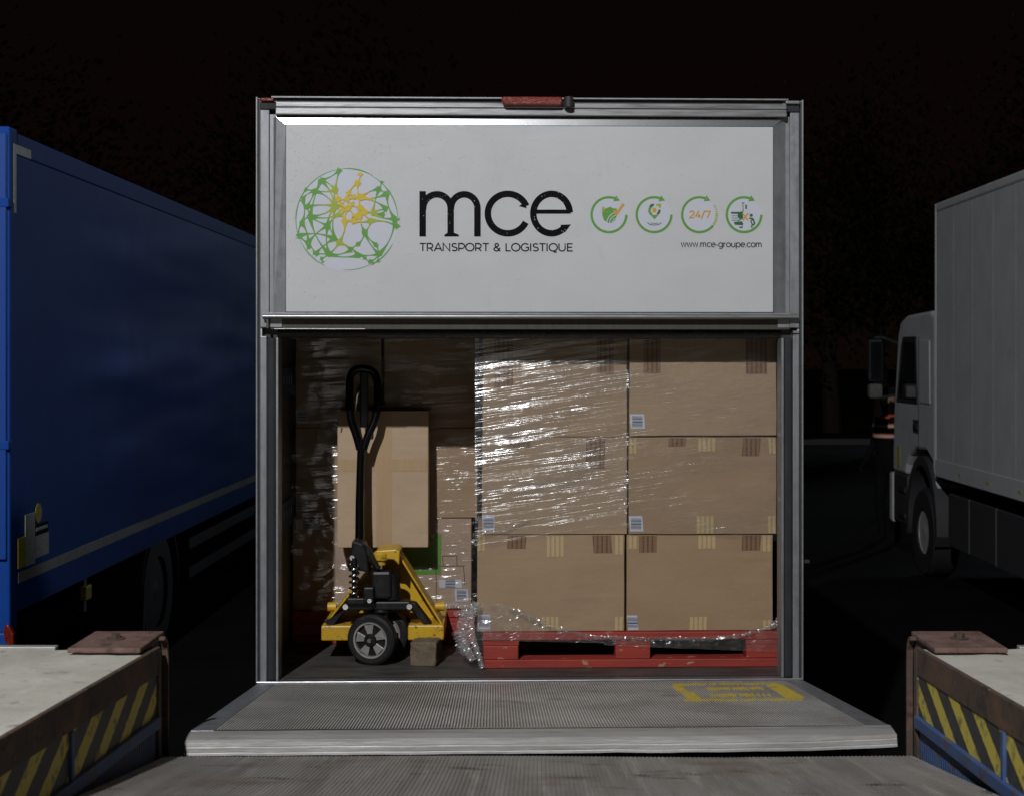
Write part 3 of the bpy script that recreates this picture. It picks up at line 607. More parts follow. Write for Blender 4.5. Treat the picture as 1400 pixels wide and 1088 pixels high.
    lift.data.materials.append(m_deck_ribs)
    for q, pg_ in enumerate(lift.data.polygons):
        if (q % (m-1)) % 4 == 2: pg_.material_index = 1  # rib tops take the paler material, grooves keep the darker one
    lb('deck_hinge', m_alu_h, UL+0.01, UR-0.01, -0.044, -0.0145, 0.955, 0.9885, 0.004)
    MB().prism([(-0.05,zt(-0.05)-0.004),(-1.26,zt(-1.26)-0.004),(-1.26,zt(-1.26)-0.05),(-0.05,zt(-0.05)-0.06)], 'x', pu0-0.002, pu1+0.002).build('deck_core', m_dark, lift)
    for sg, a, b in ((-1, pu0-0.001, UL+0.008), (1, pu1+0.001, UR-0.004)):
        xs = sorted((a, b))
        MB().prism([(-0.046,zt(-0.046)+0.004),(-1.262,zt(-1.262)+0.004),(-1.262,zt(-1.262)-0.055),(-0.046,zt(-0.046)-0.05)], 'x', xs[0], xs[1]).build('edge_bar', m_alu, lift, bevel=0.003)
    # bevelled lip: bright sloping top, worn ridged nose
    lip = []
    for i in range(41):
        u = UL+0.008+(UR-0.012-UL)*i/40
        lip.append((u, 0.010*max(0, (u-0.55)/0.5)**2 + 0.0022*noise.noise(Vector((u*7, 2, 0))) + 0.0012*noise.noise(Vector((u*25, 6, 0)))))
    sec = [(-1.2622,0.000),(-1.30,-0.003),(-1.330,-0.009),(-1.3385,-0.0155),(-1.3405,-0.026),(-1.3400,-0.0275),(-1.3425,-0.0305),(-1.3440,-0.042),(-1.3436,-0.0435),(-1.346,-0.0465),(-1.347,-0.052),(-1.27,-0.054)]
    g = MB(); k = len(sec)
    g.add([(u, v, zt(-1.262)+0.002+dz+(b if v < -1.33 else b*0.3)) for u, b in lip for v, dz in sec],
          [(i*k+j, i*k+j+1, (i+1)*k+j+1, (i+1)*k+j) for i in range(40) for j in range(k-1)] + [tuple(range(k)), tuple(range(40*k, 41*k))[::-1]])
    g.build('lip', m_alu_worn, lift)
    # worn yellow stencilled frame with two bars on the ribs
    def bar(u0, u1, v0, v1, name='painted_mark'):
        g = MB(); rnd = random.Random(int((u0+9)*1000+(v0+5)*77))
        d = (pu1-pu0)/n
        i0, i1 = int((u0-pu0)/d), int((u1-pu0)/d)
        for i in range(i0, i1+1):
            a = pu0+i*d+d*0.53; b = pu0+i*d+d*0.91
            va, vb = v0 + rnd.uniform(-0.012, 0.012), v1 + rnd.uniform(-0.012, 0.012)
            if rnd.random() < 0.07: continue
            pp_ = [(0.0,0.0007),(0.43,0.0007),(0.485,0.0057),(0.95,0.0057),(0.995,0.0007)]
            row = [(pu0+i*d+d*a_, vv, zt(vv)+h_) for vv in (va, vb) for a_, h_ in pp_]
            g.add(row, [(q+5, q+6, q+1, q) for q in range(4)])
        return g
    my = M('deck_yellow_paint', (0.78, 0.62, 0.09), 0.6, layers=[((0.45,0.40,0.25),V3(30),0.55,0.66,0.8)])
    marks = [(0.545,0.940,-0.115,-0.165),(0.535,0.562,-0.17,-0.38),(0.528,0.580,-0.385,-0.597),(0.524,0.70,-0.60,-0.648),(0.715,0.926,-0.60,-0.648),(0.888,0.944,-0.17,-0.595),(0.655,0.795,-0.245,-0.325),(0.815,0.853,-0.245,-0.325),(0.632,0.785,-0.44,-0.522),(0.80,0.845,-0.44,-0.522)]
    for q in marks: bar(*q).build('painted_mark', my, lift)
    # fine rain beads on the panel and posts
    rnd = random.Random(3); g = MB()
    for i in range(1500):
        r = rnd.choice([0.0010, 0.0013, 0.0017, 0.0022]); u = -0.93+1.87*rnd.random()**1.7; w = 2.43+0.70*rnd.random()**0.75
        vs = [(u, -0.0253-r*0.75, w)] + [(u+r*0.62*math.cos(q*math.pi/3), -0.0253-r*0.5, w+r*0.62*math.sin(q*math.pi/3)) for q in range(6)] + [(u+r*math.cos(q*math.pi/3), -0.0251, w+r*math.sin(q*math.pi/3)) for q in range(6)]
        g.add(vs, [(0,1+(q+1) % 6,1+q) for q in range(6)] + [(1+q,1+(q+1) % 6,7+(q+1) % 6,7+q) for q in range(6)])
    tag(g.build('rain_beads', m_drop, lorry, smooth='all'), kind='stuff')
    return panel
panel = build_lorry()

# ------------------------------------------------------------------ print on the sign panel
KS = 0.002825
def S(x, y): return (-0.705+(x-474)*KS, 2.774-(y-300)*KS+(x-474)*0.0000085)
def sign():
    V = -0.0256
    # globe: drawn on a grid of 1088 units over 170
    G = lambda x, y: S(390+x/6.4, 215+y/6.4)
    k = KS/6.4
    c = G(540, 548)
    d = Print(V); d.poly(arc(c[0], c[1], 452*k, 0, 360, 64)[:-1]); d.build('globe_disc', m_disc, panel, fix=False)
    nd = {0:(655,150),1:(635,225),2:(480,110),3:(315,205),4:(440,290),5:(260,300),6:(155,370),7:(190,440),8:(220,520),9:(150,580),10:(375,600),11:(430,715),12:(385,850),13:(205,750),14:(120,690),15:(440,430),16:(540,370),17:(550,450),18:(650,355),19:(655,445),20:(645,515),21:(520,560),22:(745,560),23:(695,660),24:(820,280),25:(890,320),26:(955,540),27:(985,615),28:(820,850),29:(740,915),30:(695,880),31:(640,860),32:(580,810),33:(265,850),34:(470,750),35:(842,215),36:(690,490),37:(765,490),38:(888,462),39:(465,370),40:(555,325),41:(635,765),42:(795,770),43:(315,890),44:(215,800),45:(865,505),46:(990,550),47:(905,300),48:(480,500),49:(770,930),50:(810,915),51:(330,920),52:(270,850),53:(175,290),54:(605,520),55:(585,415),56:(605,350),57:(500,470),58:(490,410),59:(590,560)}
    E = [(0,1),(1,40),(1,18),(2,4),(3,4),(3,5),(3,8),(5,4),(5,6),(5,7),(6,7),(7,8),(8,9),(8,10),(8,15),(8,48),(4,39),(4,15),(39,16),(40,16),(16,17),(16,18),(18,19),(19,20),(17,21),(15,17),(20,21),(20,36),(36,22),(37,36),(18,25),(18,38),(19,45),(18,24),(24,35),(24,25),(24,37),(25,26),(26,27),(22,27),(22,23),(23,28),(23,41),(23,42),(20,23),(21,34),(34,12),(34,11),(10,11),(10,12),(10,15),(8,12),(11,14),(11,32),(34,31),(31,30),(31,28),(30,29),(28,29),(28,26),(12,31),(12,43),(13,14),(13,9),(13,33),(9,14),(6,9),(14,44),(13,10),(12,33),(41,32),(32,12),(28,50),(29,49),(42,28),(43,51),(3,2),(48,21),(15,39),(3,15),(5,15),(10,48),(46,26),(47,25),(7,15),(53,5),(9,13),(33,11),(38,37),(26,37),(11,15),(54,17),(54,20),(55,16),(55,19),(56,40),(56,18),(56,16),(57,17),(57,15),(57,21),(58,39),(58,17),(58,15),(59,21),(59,20),(59,22),(55,17),(36,19)]
    yellow = {0,1,16,17,18,19,20,21,36,40,54,55,56,57,58,59,39}; mixed = {4,15,22,34,37,48}
    pg, py_, plm = Print(V-0.0001), Print(V-0.0022), Print(V-0.0013)
    rnd = random.Random(5)
    def inside(p): return (p[0]-c[0])**2+(p[1]-c[1])**2 < (456*k)**2
    for a, b in E:
        A, B = Vector(G(*nd[a])), Vector(G(*nd[b])); mid = (A+B)/2; L_ = (B-A).length
        nn = Vector((-(B-A).y, (B-A).x))*rnd.choice([-1,1])*rnd.uniform(0.05, 0.2)
        pts = []; ws = []
        for i in range(13):
            t_ = i/12; p = A*(1-t_)**2 + (mid+nn)*2*t_*(1-t_) + B*t_*t_
            pts.append(p); q = abs(2*t_-1); ws.append(k*(10+(54 if (a in yellow or b in yellow) else 44)*q**2.6))
        cls = lambda n_: py_ if n_ in yellow else plm if n_ in mixed else pg
        if cls(a) is cls(b): cls(a).stroke(pts, ws)
        else: cls(a).stroke(pts[:7], ws[:7]); cls(b).stroke(pts[6:], ws[6:])
    for i, p in nd.items():
        r = {17:34,16:30,20:44,19:34,18:24,8:36,23:36,10:30,7:26,22:30,15:40,39:30,5:26,3:22,24:22,12:28,11:28,9:22,26:20,28:22,4:22,1:18,0:18,21:30,36:22,29:18,31:18}.get(i, 10)
        P0 = G(*p); m = 14; r *= 0.8
        pts = [(P0[0]+k*r*rnd.uniform(0.85,1.05)*math.cos(2*math.pi*q/m), P0[1]+k*r*rnd.uniform(0.85,1.05)*math.sin(2*math.pi*q/m)) for q in range(m)]
        (py_ if i in yellow else plm if i in mixed else pg).poly(pts)
    for a0, a1, w in ((95,215,7),(100,200,4),(205,245,8),(60,95,9),(20,62,6),(2,45,8),(-62,-28,7),(-95,-60,4),(150,190,8)):
        A_ = arc(c[0], c[1], k*(450-rnd.uniform(0,14)), a0, a1, 20)
        pg.stroke(A_, [k*w*(0.35+0.9*math.sin(math.pi*i/20)) for i in range(21)])
    pg.build('globe_lines', m_green, panel, fix=False)['kind'] = 'stuff'; py_.build('globe_lines', m_yel, panel, fix=False)['kind'] = 'stuff'; plm.build('globe_lines', m_lime, panel, fix=False)['kind'] = 'stuff'
    # three big letters, drawn on a grid of 1400 units over 460
    Q = lambda x, y: S(340+x/3.0435, 120+y/3.0435); kq = KS/3.0435
    pr = Print(V)
    w = 27*kq
    def path(pts): return [Q(*p) for p in pts]
    pr.stroke(path([(722,432),(722,620)]), w)
    def flip(l): return [(x, y) for x, y in l]
    a1 = [(722,520),(722,506)]+[(781-57*math.cos(R(t)), 503-58*math.sin(R(t))) for t in range(0, 181, 12)]+[(838,612)]
    pr.stroke(path(a1), w)
    a2 = [(838,520),(838,506)]+[(894-55*math.cos(R(t)), 503-58*math.sin(R(t))) for t in range(0, 181, 12)]+[(949,620)]
    pr.stroke(path(a2), w)
    pr.poly(path([(812,620),(872,620),(872,613),(852,604),(825,604),(812,613)])[::-1])
    pr.stroke(path([(1075+83*math.cos(R(t)), 525-82*math.sin(R(t))) for t in range(22, 336, 8)]), w)
    pr.poly(path([(1120,494),(1154,503),(1146,478)]))
    pr.stroke(path([(1190,517),(1337,517)]), 17*kq)
    pr.stroke(path([(1257+76*math.cos(R(t)), 525-82*math.sin(R(t))) for t in range(3, 316, 8)]), w)
    pr.poly(path([(1338,570),(1294,572),(1296,580),(1308,588),(1296,592),(1312,604)]))
    pr.build('large_letters', m_ink, panel, fix=False)
    pr = Print(V)
    x0, z0 = S(573, 343.5); x1, _ = S(782, 343.5)
    write(pr, 'TRANSPORT & LOGISTIQUE', x0, z0, 10.8*KS, x1-x0, 1.7*KS); pr.build('small_lettering', m_ink, panel, fix=False)
    pr = Print(V)
    x0, z0 = S(930.5, 338.2); x1, _ = S(1041.5, 338.2)
    write(pr, 'www.mce-groupe.com', x0, z0, 8.6*KS, x1-x0, 1.35*KS); pr.build('web_address', m_inkgrey, panel, fix=False)
    # four round icons, drawn on a grid of 1400 units over 260
    I = lambda x, y: S(795+x/5.385, 250+y/5.385); ki = KS/5.385
    for j, cx in enumerate((197, 530, 866, 1197)):
        cyy = 237
        C_ = I(cx, cyy); r = 128*ki
        d = Print(V); d.poly(arc(C_[0], C_[1], r, 0, 360, 40)[:-1]); d.build('icon_disc', m_disc, panel, fix=False)
        pg = Print(V-0.0001)
        end = 360 if j != 2 else 322
        pg.stroke(arc(C_[0], C_[1], r, 68, end, 44), 18*ki)
        a = R(68); tip = (C_[0]+r*math.cos(R(52))*1.03, C_[1]+r*math.sin(R(52))*1.03)
        o1 = (C_[0]+(r+24*ki)*math.cos(R(70)), C_[1]+(r+24*ki)*math.sin(R(70))); o2 = (C_[0]+(r-26*ki)*math.cos(R(72)), C_[1]+(r-26*ki)*math.sin(R(72)))
        pg.poly([o1, o2, tip]); pg.build('icon_ring', m_green, panel, fix=False)
    p = lambda l: [I(*q) for q in l]
    a = Print(V-0.0002); a.poly(p([(145,185),(172,192),(205,178),(230,190),(255,192),(252,250),(240,275),(200,302),(160,278),(148,240)])); a.build('shield', m_green, panel, fix=False)
    a = Print(V-0.0004); a.poly(p([(145,185),(172,192),(160,212),(147,216)])); a.poly(p([(150,172),(168,190),(150,195)])); a.build('shield_corner', m_lime, panel, fix=False)
    a = Print(V-0.0004); a.poly(p([(205,298),(252,250),(246,270),(225,292)])); a.build('shield_shade', m_greendk, panel, fix=False)
    a = Print(V-0.0006)
    for q in (60, 45, 30): a.stroke(p([(262+q*1.35*math.cos(R(t)), 300+q*1.35*math.sin(R(t))) for t in range(172, 262, 12)]), 6*ki)
    a.build('shield_lines', m_disc, panel, fix=False)
    a = Print(V-0.0007); a.stroke(p([(232,205),(252,232),(305,158)]), [16*ki,20*ki,20*ki]); a.build('tick', m_orange, panel, fix=False)
    a = Print(V-0.0002); a.stroke(p([(532+36*math.cos(R(t)), 205+36*math.sin(R(t))) for t in range(120, 262, 12)]), 19*ki); a.poly(p([(492,225),(520,238),(545,238),(572,228),(533,272)])); a.build('map_pin', m_green, panel, fix=False)
    a = Print(V-0.0002); a.stroke(p([(532+38*math.cos(R(t)), 203+38*math.sin(R(t))) for t in range(-5, 62, 12)]), 17*ki); a.stroke(p([(500,178),(512,166),(530,162)]), 15*ki); a.stroke(p([(480,295),(500,310),(533,314),(565,310),(584,295)]), 6*ki); a.stroke(p([(505,298),(533,303),(560,298)]), 5*ki); a.build('map_pin_shade', m_greendk, panel, fix=False)
    a = Print(V-0.0004); a.poly(p([(532+17*math.cos(R(t)), 203+17*math.sin(R(t))) for t in range(0, 360, 24)][::-1])); a.build('map_pin_dot', m_orange, panel, fix=False)
    a = Print(V-0.0004); a.poly(p([(545,158),(582,155),(582,190),(566,182),(560,172),(545,172)])); a.build('map_pin_arrow', m_lime, panel, fix=False)
    a = Print(V-0.0002); x0, z0 = I(790, 263); x1, _ = I(944, 263); write(a, '24/7', x0, z0, 54*ki, x1-x0, 11*ki); a.build('figures', m_orange, panel, fix=False)
    a = Print(V-0.0002)
    for t in range(-32, 38, 7): a.stroke(p([(866+r*math.cos(R(t)), 237-r*math.sin(R(t))) for r in (118, 137)]), (10 if t < 4 else 6)*ki)
    a.build('dial_ticks', m_lime, panel, fix=False)
    a = Print(V-0.0002)
    a.poly(p([(1100,216),(1165,216),(1188,212),(1190,262),(1160,268),(1150,255),(1150,232),(1100,230)])); a.poly(p([(1118,292),(1180,285),(1192,305),(1188,316),(1130,312)])); a.poly(p([(1160,326),(1188,322),(1186,336),(1162,336)]))
    for yy in (246, 262, 278): a.stroke(p([(1105,yy),(1150,yy)]), 5*ki)
    a.stroke(p([(1188,150),(1190,215)]), 6*ki); a.stroke(p([(1178,150),(1200,150)]), 6*ki); a.poly(p([(1205,160),(1218,165),(1218,195),(1206,196)]))
    a.stroke(p([(1235,262),(1262,268),(1275,300),(1262,318)]), 12*ki); a.stroke(p([(1262,268),(1248,285),(1258,312),(1250,330)]), 9*ki); a.stroke(p([(1250,330),(1262,333)]), 6*ki)
    a.poly(p([(1250+12*math.cos(R(t)), 242+12*math.sin(R(t))) for t in range(0, 360, 30)][::-1])); a.stroke(p([(1150,285),(1185,262)]), 8*ki)
    a.build('theft_symbol', m_greendk, panel, fix=False)
    a = Print(V-0.0007); a.stroke(p([(1185,228),(1228,280)]), 11*ki); a.stroke(p([(1228,226),(1186,278)]), 11*ki); a.build('cross', m_orange, panel, fix=False)
sign()

# ------------------------------------------------------------------ pallets
def pallet(label, u0, u1, v0, v1, group):
    """board pallet seen on the u side; stands on the lorry floor"""
    t = tag(empty('red_pallet', tw((u0+u1)/2, v0, 1.0), TA), label, 'pallet', group)
    W = u1-u0; D = v1-v0; x0 = -W/2
    rnd = random.Random(int(W*100))
    for j in range(3):
        yy = [0.0, D/2-0.05, D-0.1][j]
        bx('bottom_board', m_red, t, x0, x0+W, yy, yy+0.1, 0.001, 0.034, 0.003)
        for i in range(3):
            bw = 0.145; xx = [x0, -bw/2, x0+W-bw][i] + rnd.uniform(-0.001, 0.001)
            bx('block', m_red, t, xx+0.002, xx+bw-0.002, yy+0.002+rnd.uniform(0, 0.004), yy+0.1, 0.0345, 0.0905, 0.004)
    for i in range(3):
        xx = [x0, -0.0725, x0+W-0.145][i]
        bx('stringer', m_red, t, xx, xx+0.145, 0.003, D, 0.091, 0.1125, 0.002)
    for i in range(5):
        yy = [0.0, D*0.24, D/2-0.05, D*0.70, D-0.1][i]
        bx('deck_board', m_red, t, x0, x0+W, yy-0.003, yy+0.1, 0.113, 0.1435, 0.003)
    return t
pallet('red wooden pallet on the right, front of the lorry floor, under six large cartons', -0.184, 1.020, 0.19, 0.99, 'red pallets in the lorry')
pallet('red wooden pallet on the left, half hidden behind the yellow pallet truck', -1.017, -0.222, 0.72, 1.92, 'red pallets in the lorry')

# ------------------------------------------------------------------ cartons
def carton(name, label, u0, u1, v0, v1, w0, w1, mat, seed, group, items=(), tilt=0.0, bulge=0.004):
    t = tag(empty(name, tw((u0+u1)/2, v0, w0), TA), label, 'carton', group)
    t.rotation_euler = (tilt, 0, TA + R(((seed*37) % 11 - 5)*0.06))
    W, D, Hh = u1-u0, v1-v0, w1-w0
    bm = bmesh.new(); bmesh.ops.create_cube(bm, size=1)
    bmesh.ops.subdivide_edges(bm, edges=bm.edges, cuts=7, use_grid_fill=True)
    for v in bm.verts:
        p = v.co.copy(); q = Vector((p.x*W, p.y*D+D/2, p.z*Hh+Hh/2))
        e = min(1-abs(2*p.x), 1) if abs(p.x) < 0.499 else 0
        f = (1-(2*p.x)**2)*(1-(2*p.z)**2)
        n3 = noise.noise(q*4+Vector((seed*7.1, seed*3.3, 0)))
        if p.y < -0.499: q.y -= bulge*f*(0.6+0.8*n3)
        q.x += 0.0022*noise.noise(Vector((seed, q.z*6, q.y*3)))*(2*p.x); q.z += 0.0018*noise.noise(Vector((q.x*6, seed, 2)))*(2*p.z)
        v.co = q
    me = bpy.data.meshes.new('box_body'); bm.to_mesh(me); bm.free(); me.materials.append(mat)
    o = bpy.data.objects.new('box_body', me); COL.objects.link(o); o.parent = t
    me.polygons.foreach_set('use_smooth', [True]*len(me.polygons)); me.set_sharp_from_angle(angle=R(40))
    b = o.modifiers.new('bevel', 'BEVEL'); b.width = 0.003; b.segments = 2; b.limit_method = 'ANGLE'; b.angle_limit = R(50)
    cu = (u0+u1)/2
    for kind, a, z0, c, z1 in items:
        a, c = max(a, u0+0.003), min(c, u1-0.003); z0, z1 = max(z0, w0+0.003), min(z1, w1-0.003)
        X, Z = (a+c)/2-cu, (z0+z1)/2-w0; hw, hh = (c-a)/2, (z1-z0)/2
        rnd = random.Random(int(abs(a)*1000+z0*100)); sk = rnd.uniform(-0.003, 0.003)
        g = MB()
        def fy(x, z):   # lies on the face: same bulge
            px_, pz_ = x/W, z/Hh-0.5
            f = (1-(2*px_)**2)*(1-(2*pz_)**2)
            q = Vector((x, 0, z)); n3 = noise.noise(q*4+Vector((seed*7.1, seed*3.3, 0)))
            return -bulge*f*(0.6+0.8*n3)-0.0012
        nn = 4
        g.grid(lambda i, j: ((2*i-1)*hw+sk*(2*j-1), fy(X+(2*i-1)*hw, Z+(2*j-1)*hh), (2*j-1)*hh), nn, nn)
        nm, mt = {'b': ('tape', m_tape_b), 'p': ('tape', m_tape_p), 'L': ('shipping_label', m_label), 't': ('tape', m_tape_plain), 'G': ('green_print', m_greenpatch), 'K': ('printed_line', m_printline), 'B': ('barcode', m_bars), 'F': ('flap_edge', m_flap)}[kind]
        q = g.build(nm, mt, t, smooth='all', fix=False); q.location = (X, 0, Z)
        if kind in 'bpt' and z1 > w1-0.012:      # runs over the top edge too
            bx('tape_fold', mt, q, -hw, hw, 0.004, 0.12, hh+0.0032, hh+0.0040)
    return t
m_greenpatch = M('carton_green_print', (0.10, 0.26, 0.025), 0.5)
m_printline = M('carton_print_line', (0.06, 0.045, 0.035), 0.6)
m_flap = M('carton_flap_shadow_line', (0.13, 0.085, 0.05), 0.8)
m_bars = barcode('printed_barcode')
IT = {'TL': [('b', -0.137, 2.126, -0.064, 2.32), ('b', 0.274, 2.178, 0.342, 2.32)],
'TR': [('b', 0.462, 2.181, 0.53, 2.32), ('b', 0.873, 2.178, 0.959, 2.32), ('L', 0.406, 1.958, 0.465, 2.017)],
'ML': [('b', -0.087, 1.885, 0.009, 1.93), ('b', 0.23, 1.799, 0.306, 1.93), ('L', -0.187, 1.551, -0.137, 1.613)],
'MR': [('b', 0.563, 1.887, 0.631, 1.93), ('p', 0.681, 1.866, 0.752, 1.93), ('b', 0.861, 1.848, 0.932, 1.93), ('p', 0.968, 1.857, 0.994, 1.93), ('p', 0.406, 1.858, 0.433, 1.93), ('p', 0.675, 1.53, 0.746, 1.607), ('p', 0.965, 1.53, 0.994, 1.606), ('L', 0.403, 1.546, 0.459, 1.608)],
'BL': [('p', -0.205, 1.469, -0.175, 1.54), ('b', -0.084, 1.478, -0.011, 1.54), ('p', 0.071, 1.445, 0.142, 1.54), ('b', 0.259, 1.459, 0.333, 1.54), ('p', 0.347, 1.452, 0.38, 1.54), ('p', 0.051, 1.143, 0.121, 1.204), ('p', 0.345, 1.141, 0.38, 1.203), ('L', -0.202, 1.156, -0.155, 1.214)],
'BR': [('p', 0.398, 1.476, 0.439, 1.54), ('b', 0.445, 1.461, 0.515, 1.54), ('p', 0.681, 1.475, 0.755, 1.54), ('b', 0.861, 1.468, 0.935, 1.54), ('p', 0.938, 1.462, 0.983, 1.54), ('p', 0.648, 1.139, 0.719, 1.201), ('p', 0.944, 1.138, 0.98, 1.185), ('L', 0.395, 1.15, 0.439, 1.208)]}
GR = 'large cartons on the front red pallet'
FR = [('BL',-0.207,0.386,1.1445,1.533,0.205,0,'bottom left carton of the six on the front red pallet, five tapes along its top'),
      ('BR',0.395,0.986,1.1445,1.531,0.205,1,'bottom right carton of the six on the front red pallet, beside the door jamb'),
      ('ML',-0.188,0.396,1.5345,1.924,0.200,2,'middle left carton of the six on the front red pallet, under glossy film'),
      ('MR',0.402,1.000,1.5335,1.9235,0.198,1,'middle right carton of the six on the front red pallet, pale tapes top and bottom'),
      ('TL',-0.184,0.396,1.9255,2.322,0.200,0,'top left carton of the six on the front red pallet, behind streaked film'),
      ('TR',0.405,0.998,1.9295,2.325,0.190,2,'top right carton of the six on the front red pallet, under the dark roll')]
for i, (k, u0, u1, w0, w1, v0, mi, lab) in enumerate(FR):
    carton('carton', lab, u0, u1, v0, v0+0.58, w0, w1, cards[mi], i+1, GR, IT[k])
GL2 = 'film wrapped cartons on the left pallet'
LFT = [('lower left carton of the left pallet, white strip label on top, behind the yellow frame',-1.017,-0.632,1.1445,1.543,0.745,m_card_pink,[('L',-1.004,1.494,-0.899,1.541)]),
       ('lower right carton of the left pallet with green patch and printed barcode',-0.627,-0.238,1.1445,1.543,0.745,m_card_pink,[('G',-0.60,1.297,-0.37,1.473),('K',-0.364,1.376,-0.300,1.379),('K',-0.364,1.335,-0.361,1.376),('K',-0.303,1.335,-0.300,1.376),('K',-0.393,1.332,-0.268,1.335),('K',-0.271,1.25,-0.268,1.332),('K',-0.393,1.18,-0.390,1.33),('B',-0.38,1.238,-0.281,1.274),('L',-0.310,1.178,-0.252,1.232)]),
       ('middle left carton of the left pallet, in shade left of the leaning box',-1.004,-0.628,1.5445,1.938,0.742,cards[1],[('L',-1.001,1.577,-0.953,1.624)]),
       ('middle right carton of the left pallet, to the right of the leaning box',-0.624,-0.212,1.5445,1.936,0.738,cards[0],[]),
       ('upper left carton of the left pallet, in deep shade under the roll',-1.004,-0.632,1.9395,2.33,0.745,cards[1],[('L',-1.001,1.959,-0.953,2.014)]),
       ('upper right carton of the left pallet, in deep shade behind the handle',-0.618,-0.208,1.938,2.33,0.74,cards[2],[])]
for i, (lab, u0, u1, w0, w1, v0, mt, it) in enumerate(LFT):
    carton('carton', lab, u0, u1, v0, v0+0.56, w0, w1, mt, i+20, GL2, it)
# the pale carton propped on the pallet truck
lean = carton('carton', 'tall pale taped carton leaning behind the black pallet truck handle', -0.806, -0.419, 0.575, 0.695, 1.436, 2.018, m_card_light, 41, None,
       [('t',-0.640,1.44,-0.575,2.014),('t',-0.803,1.76,-0.423,1.812),('K',-0.792,1.925,-0.786,1.945)], tilt=R(-2.0), bulge=0.003)

# ------------------------------------------------------------------ stretch film
def film_sheet(name, label, fn, nu, nv, mat, par_items=()):
    t = tag(empty(name, tw(0, 0, 0), TA), label, 'stretch film')
    MB().grid(fn, nu, nv).build('film_sheet', mat, t, smooth='all', fix=False)
    return t
def ripple(u, w, amp, seed):
    c, s = math.cos(R(7)), math.sin(R(7)); a, b = u*c+w*s, -u*s+w*c
    return amp*(noise.noise(Vector((a*2.5, b*26, seed))) + 0.5*noise.noise(Vector((a*6, b*55, seed+4))))
def fr(i, j, ua=-0.215, ub=0.400):
    u = ua + (ub-ua)*i
    lo = 1.525 if u < 0.39 else 1.50
    sag = lo + 0.05*math.sin(3*u) ; w = sag + (2.33-sag)*j
    gap = 0.188 - 0.010
    return (u, gap + ripple(u, w, 0.005*(1 if u < 0.40 else 0.2), 3), w)
f1 = film_sheet('stretch_film', 'clear stretch film with bright diagonal streaks around the cartons on the right', fr, 90, 170, m_film)
MB().grid(lambda i, j: fr(i, j, 0.4002, 1.012), 60, 80).build('film_sheet', m_film_w, f1, smooth='all', fix=False)
# lower skirt: film pulled to a rope that sags from the left carton to the pallet's right corner
def rope_z(u):
    pts = [(-0.215,1.265),(-0.12,1.262),(-0.03,1.225),(0.10,1.165),(0.25,1.128),(0.45,1.120),(0.70,1.118),(0.85,1.128),(0.97,1.165),(1.02,1.19)]
    for (a, za), (b, zb) in zip(pts, pts[1:]):
        if u <= b: return za + (zb-za)*max(0, (u-a)/(b-a))
    return pts[-1][1]
def skirt(i, j):
    u = -0.222 + 1.24*i
    top = rope_z(u); bot = 1.115 - 0.055*(u+0.22)/1.24*(1 if u > 0.3 else 0.6)
    bot = min(bot, top-0.012)
    w = bot + (top-bot)*j
    return (u, 0.183 + 0.008*noise.noise(Vector((u*14, w*30, 6))) + 0.004*noise.noise(Vector((u*50, w*60, 2))), w)
MB().grid(skirt, 150, 14).build('film_skirt', m_film_c, f1, smooth='all', fix=False)
def crumple(path, rad, n, seed, name, par, mat=m_film_c):
    P = [Vector(p) for p in path]; m = len(P)*14; pts = []
    for i in range(m+1):
        t_ = i/m*(len(P)-1); k = min(int(t_), len(P)-2); pts.append(P[k].lerp(P[k+1], t_-k))
    g = MB(); rings = []
    for i, p in enumerate(pts):
        d = (pts[min(i+1, m)]-pts[max(i-1, 0)]).normalized(); a = d.cross(Vector((0, 1, 0)))
        a = a.normalized() if a.length > 1e-4 else Vector((1, 0, 0)); b = d.cross(a)
        r0 = rad if not isinstance(rad, (list, tuple)) else rad[0]+(rad[1]-rad[0])*i/m
        rings.append([p+(a*math.cos(2*math.pi*q/n)+b*math.sin(2*math.pi*q/n)*0.7)*r0*(0.65+0.9*abs(noise.noise(Vector((i*0.55, q*1.9, seed))))+0.35*noise.noise(Vector((i*1.7, q*3.1, seed+2)))) for q in range(n)])
    g.add([q for r in rings for q in r], [(i*n+q, i*n+(q+1) % n, (i+1)*n+(q+1) % n, (i+1)*n+q) for i in range(m) for q in range(n)])
    return g.build(name, mat, par, fix=False)
crumple([(u, 0.178, rope_z(u)) for u in [x*0.01 for x in range(-9, 103, 6)]], 0.010, 9, 1, 'film_rope', f1)
crumple([(-0.205,0.17,1.27),(-0.235,0.165,1.20),(-0.225,0.16,1.13),(-0.20,0.16,1.06),(-0.185,0.155,1.01)], [0.022,0.012], 10, 5, 'film_bunch', f1, m_film_b)
crumple([(-0.245,0.168,1.24),(-0.262,0.165,1.17),(-0.25,0.16,1.10),(-0.222,0.155,1.04)], [0.030,0.016], 12, 23, 'film_bunch', f1, m_film_b)
crumple([(-0.28,0.22,1.15),(-0.265,0.20,1.10),(-0.25,0.19,1.055)], [0.03,0.02], 11, 9, 'film_bunch', f1, m_film_b)
crumple([(-0.30,0.30,1.20),(-0.25,0.24,1.22),(-0.215,0.2,1.25)], [0.010,0.02], 9, 11, 'film_bunch', f1, m_film_b)
crumple([(-0.225,0.175,1.535),(-0.19,0.176,1.545),(-0.1,0.176,1.56),(0.0,0.18,1.60)], [0.010,0.006], 8, 13, 'film_rope', f1)
crumple([(0.97,0.178,1.165),(1.005,0.178,1.185),(1.022,0.19,1.205)], [0.014,0.020], 9, 15, 'film_bunch', f1, m_film_b)
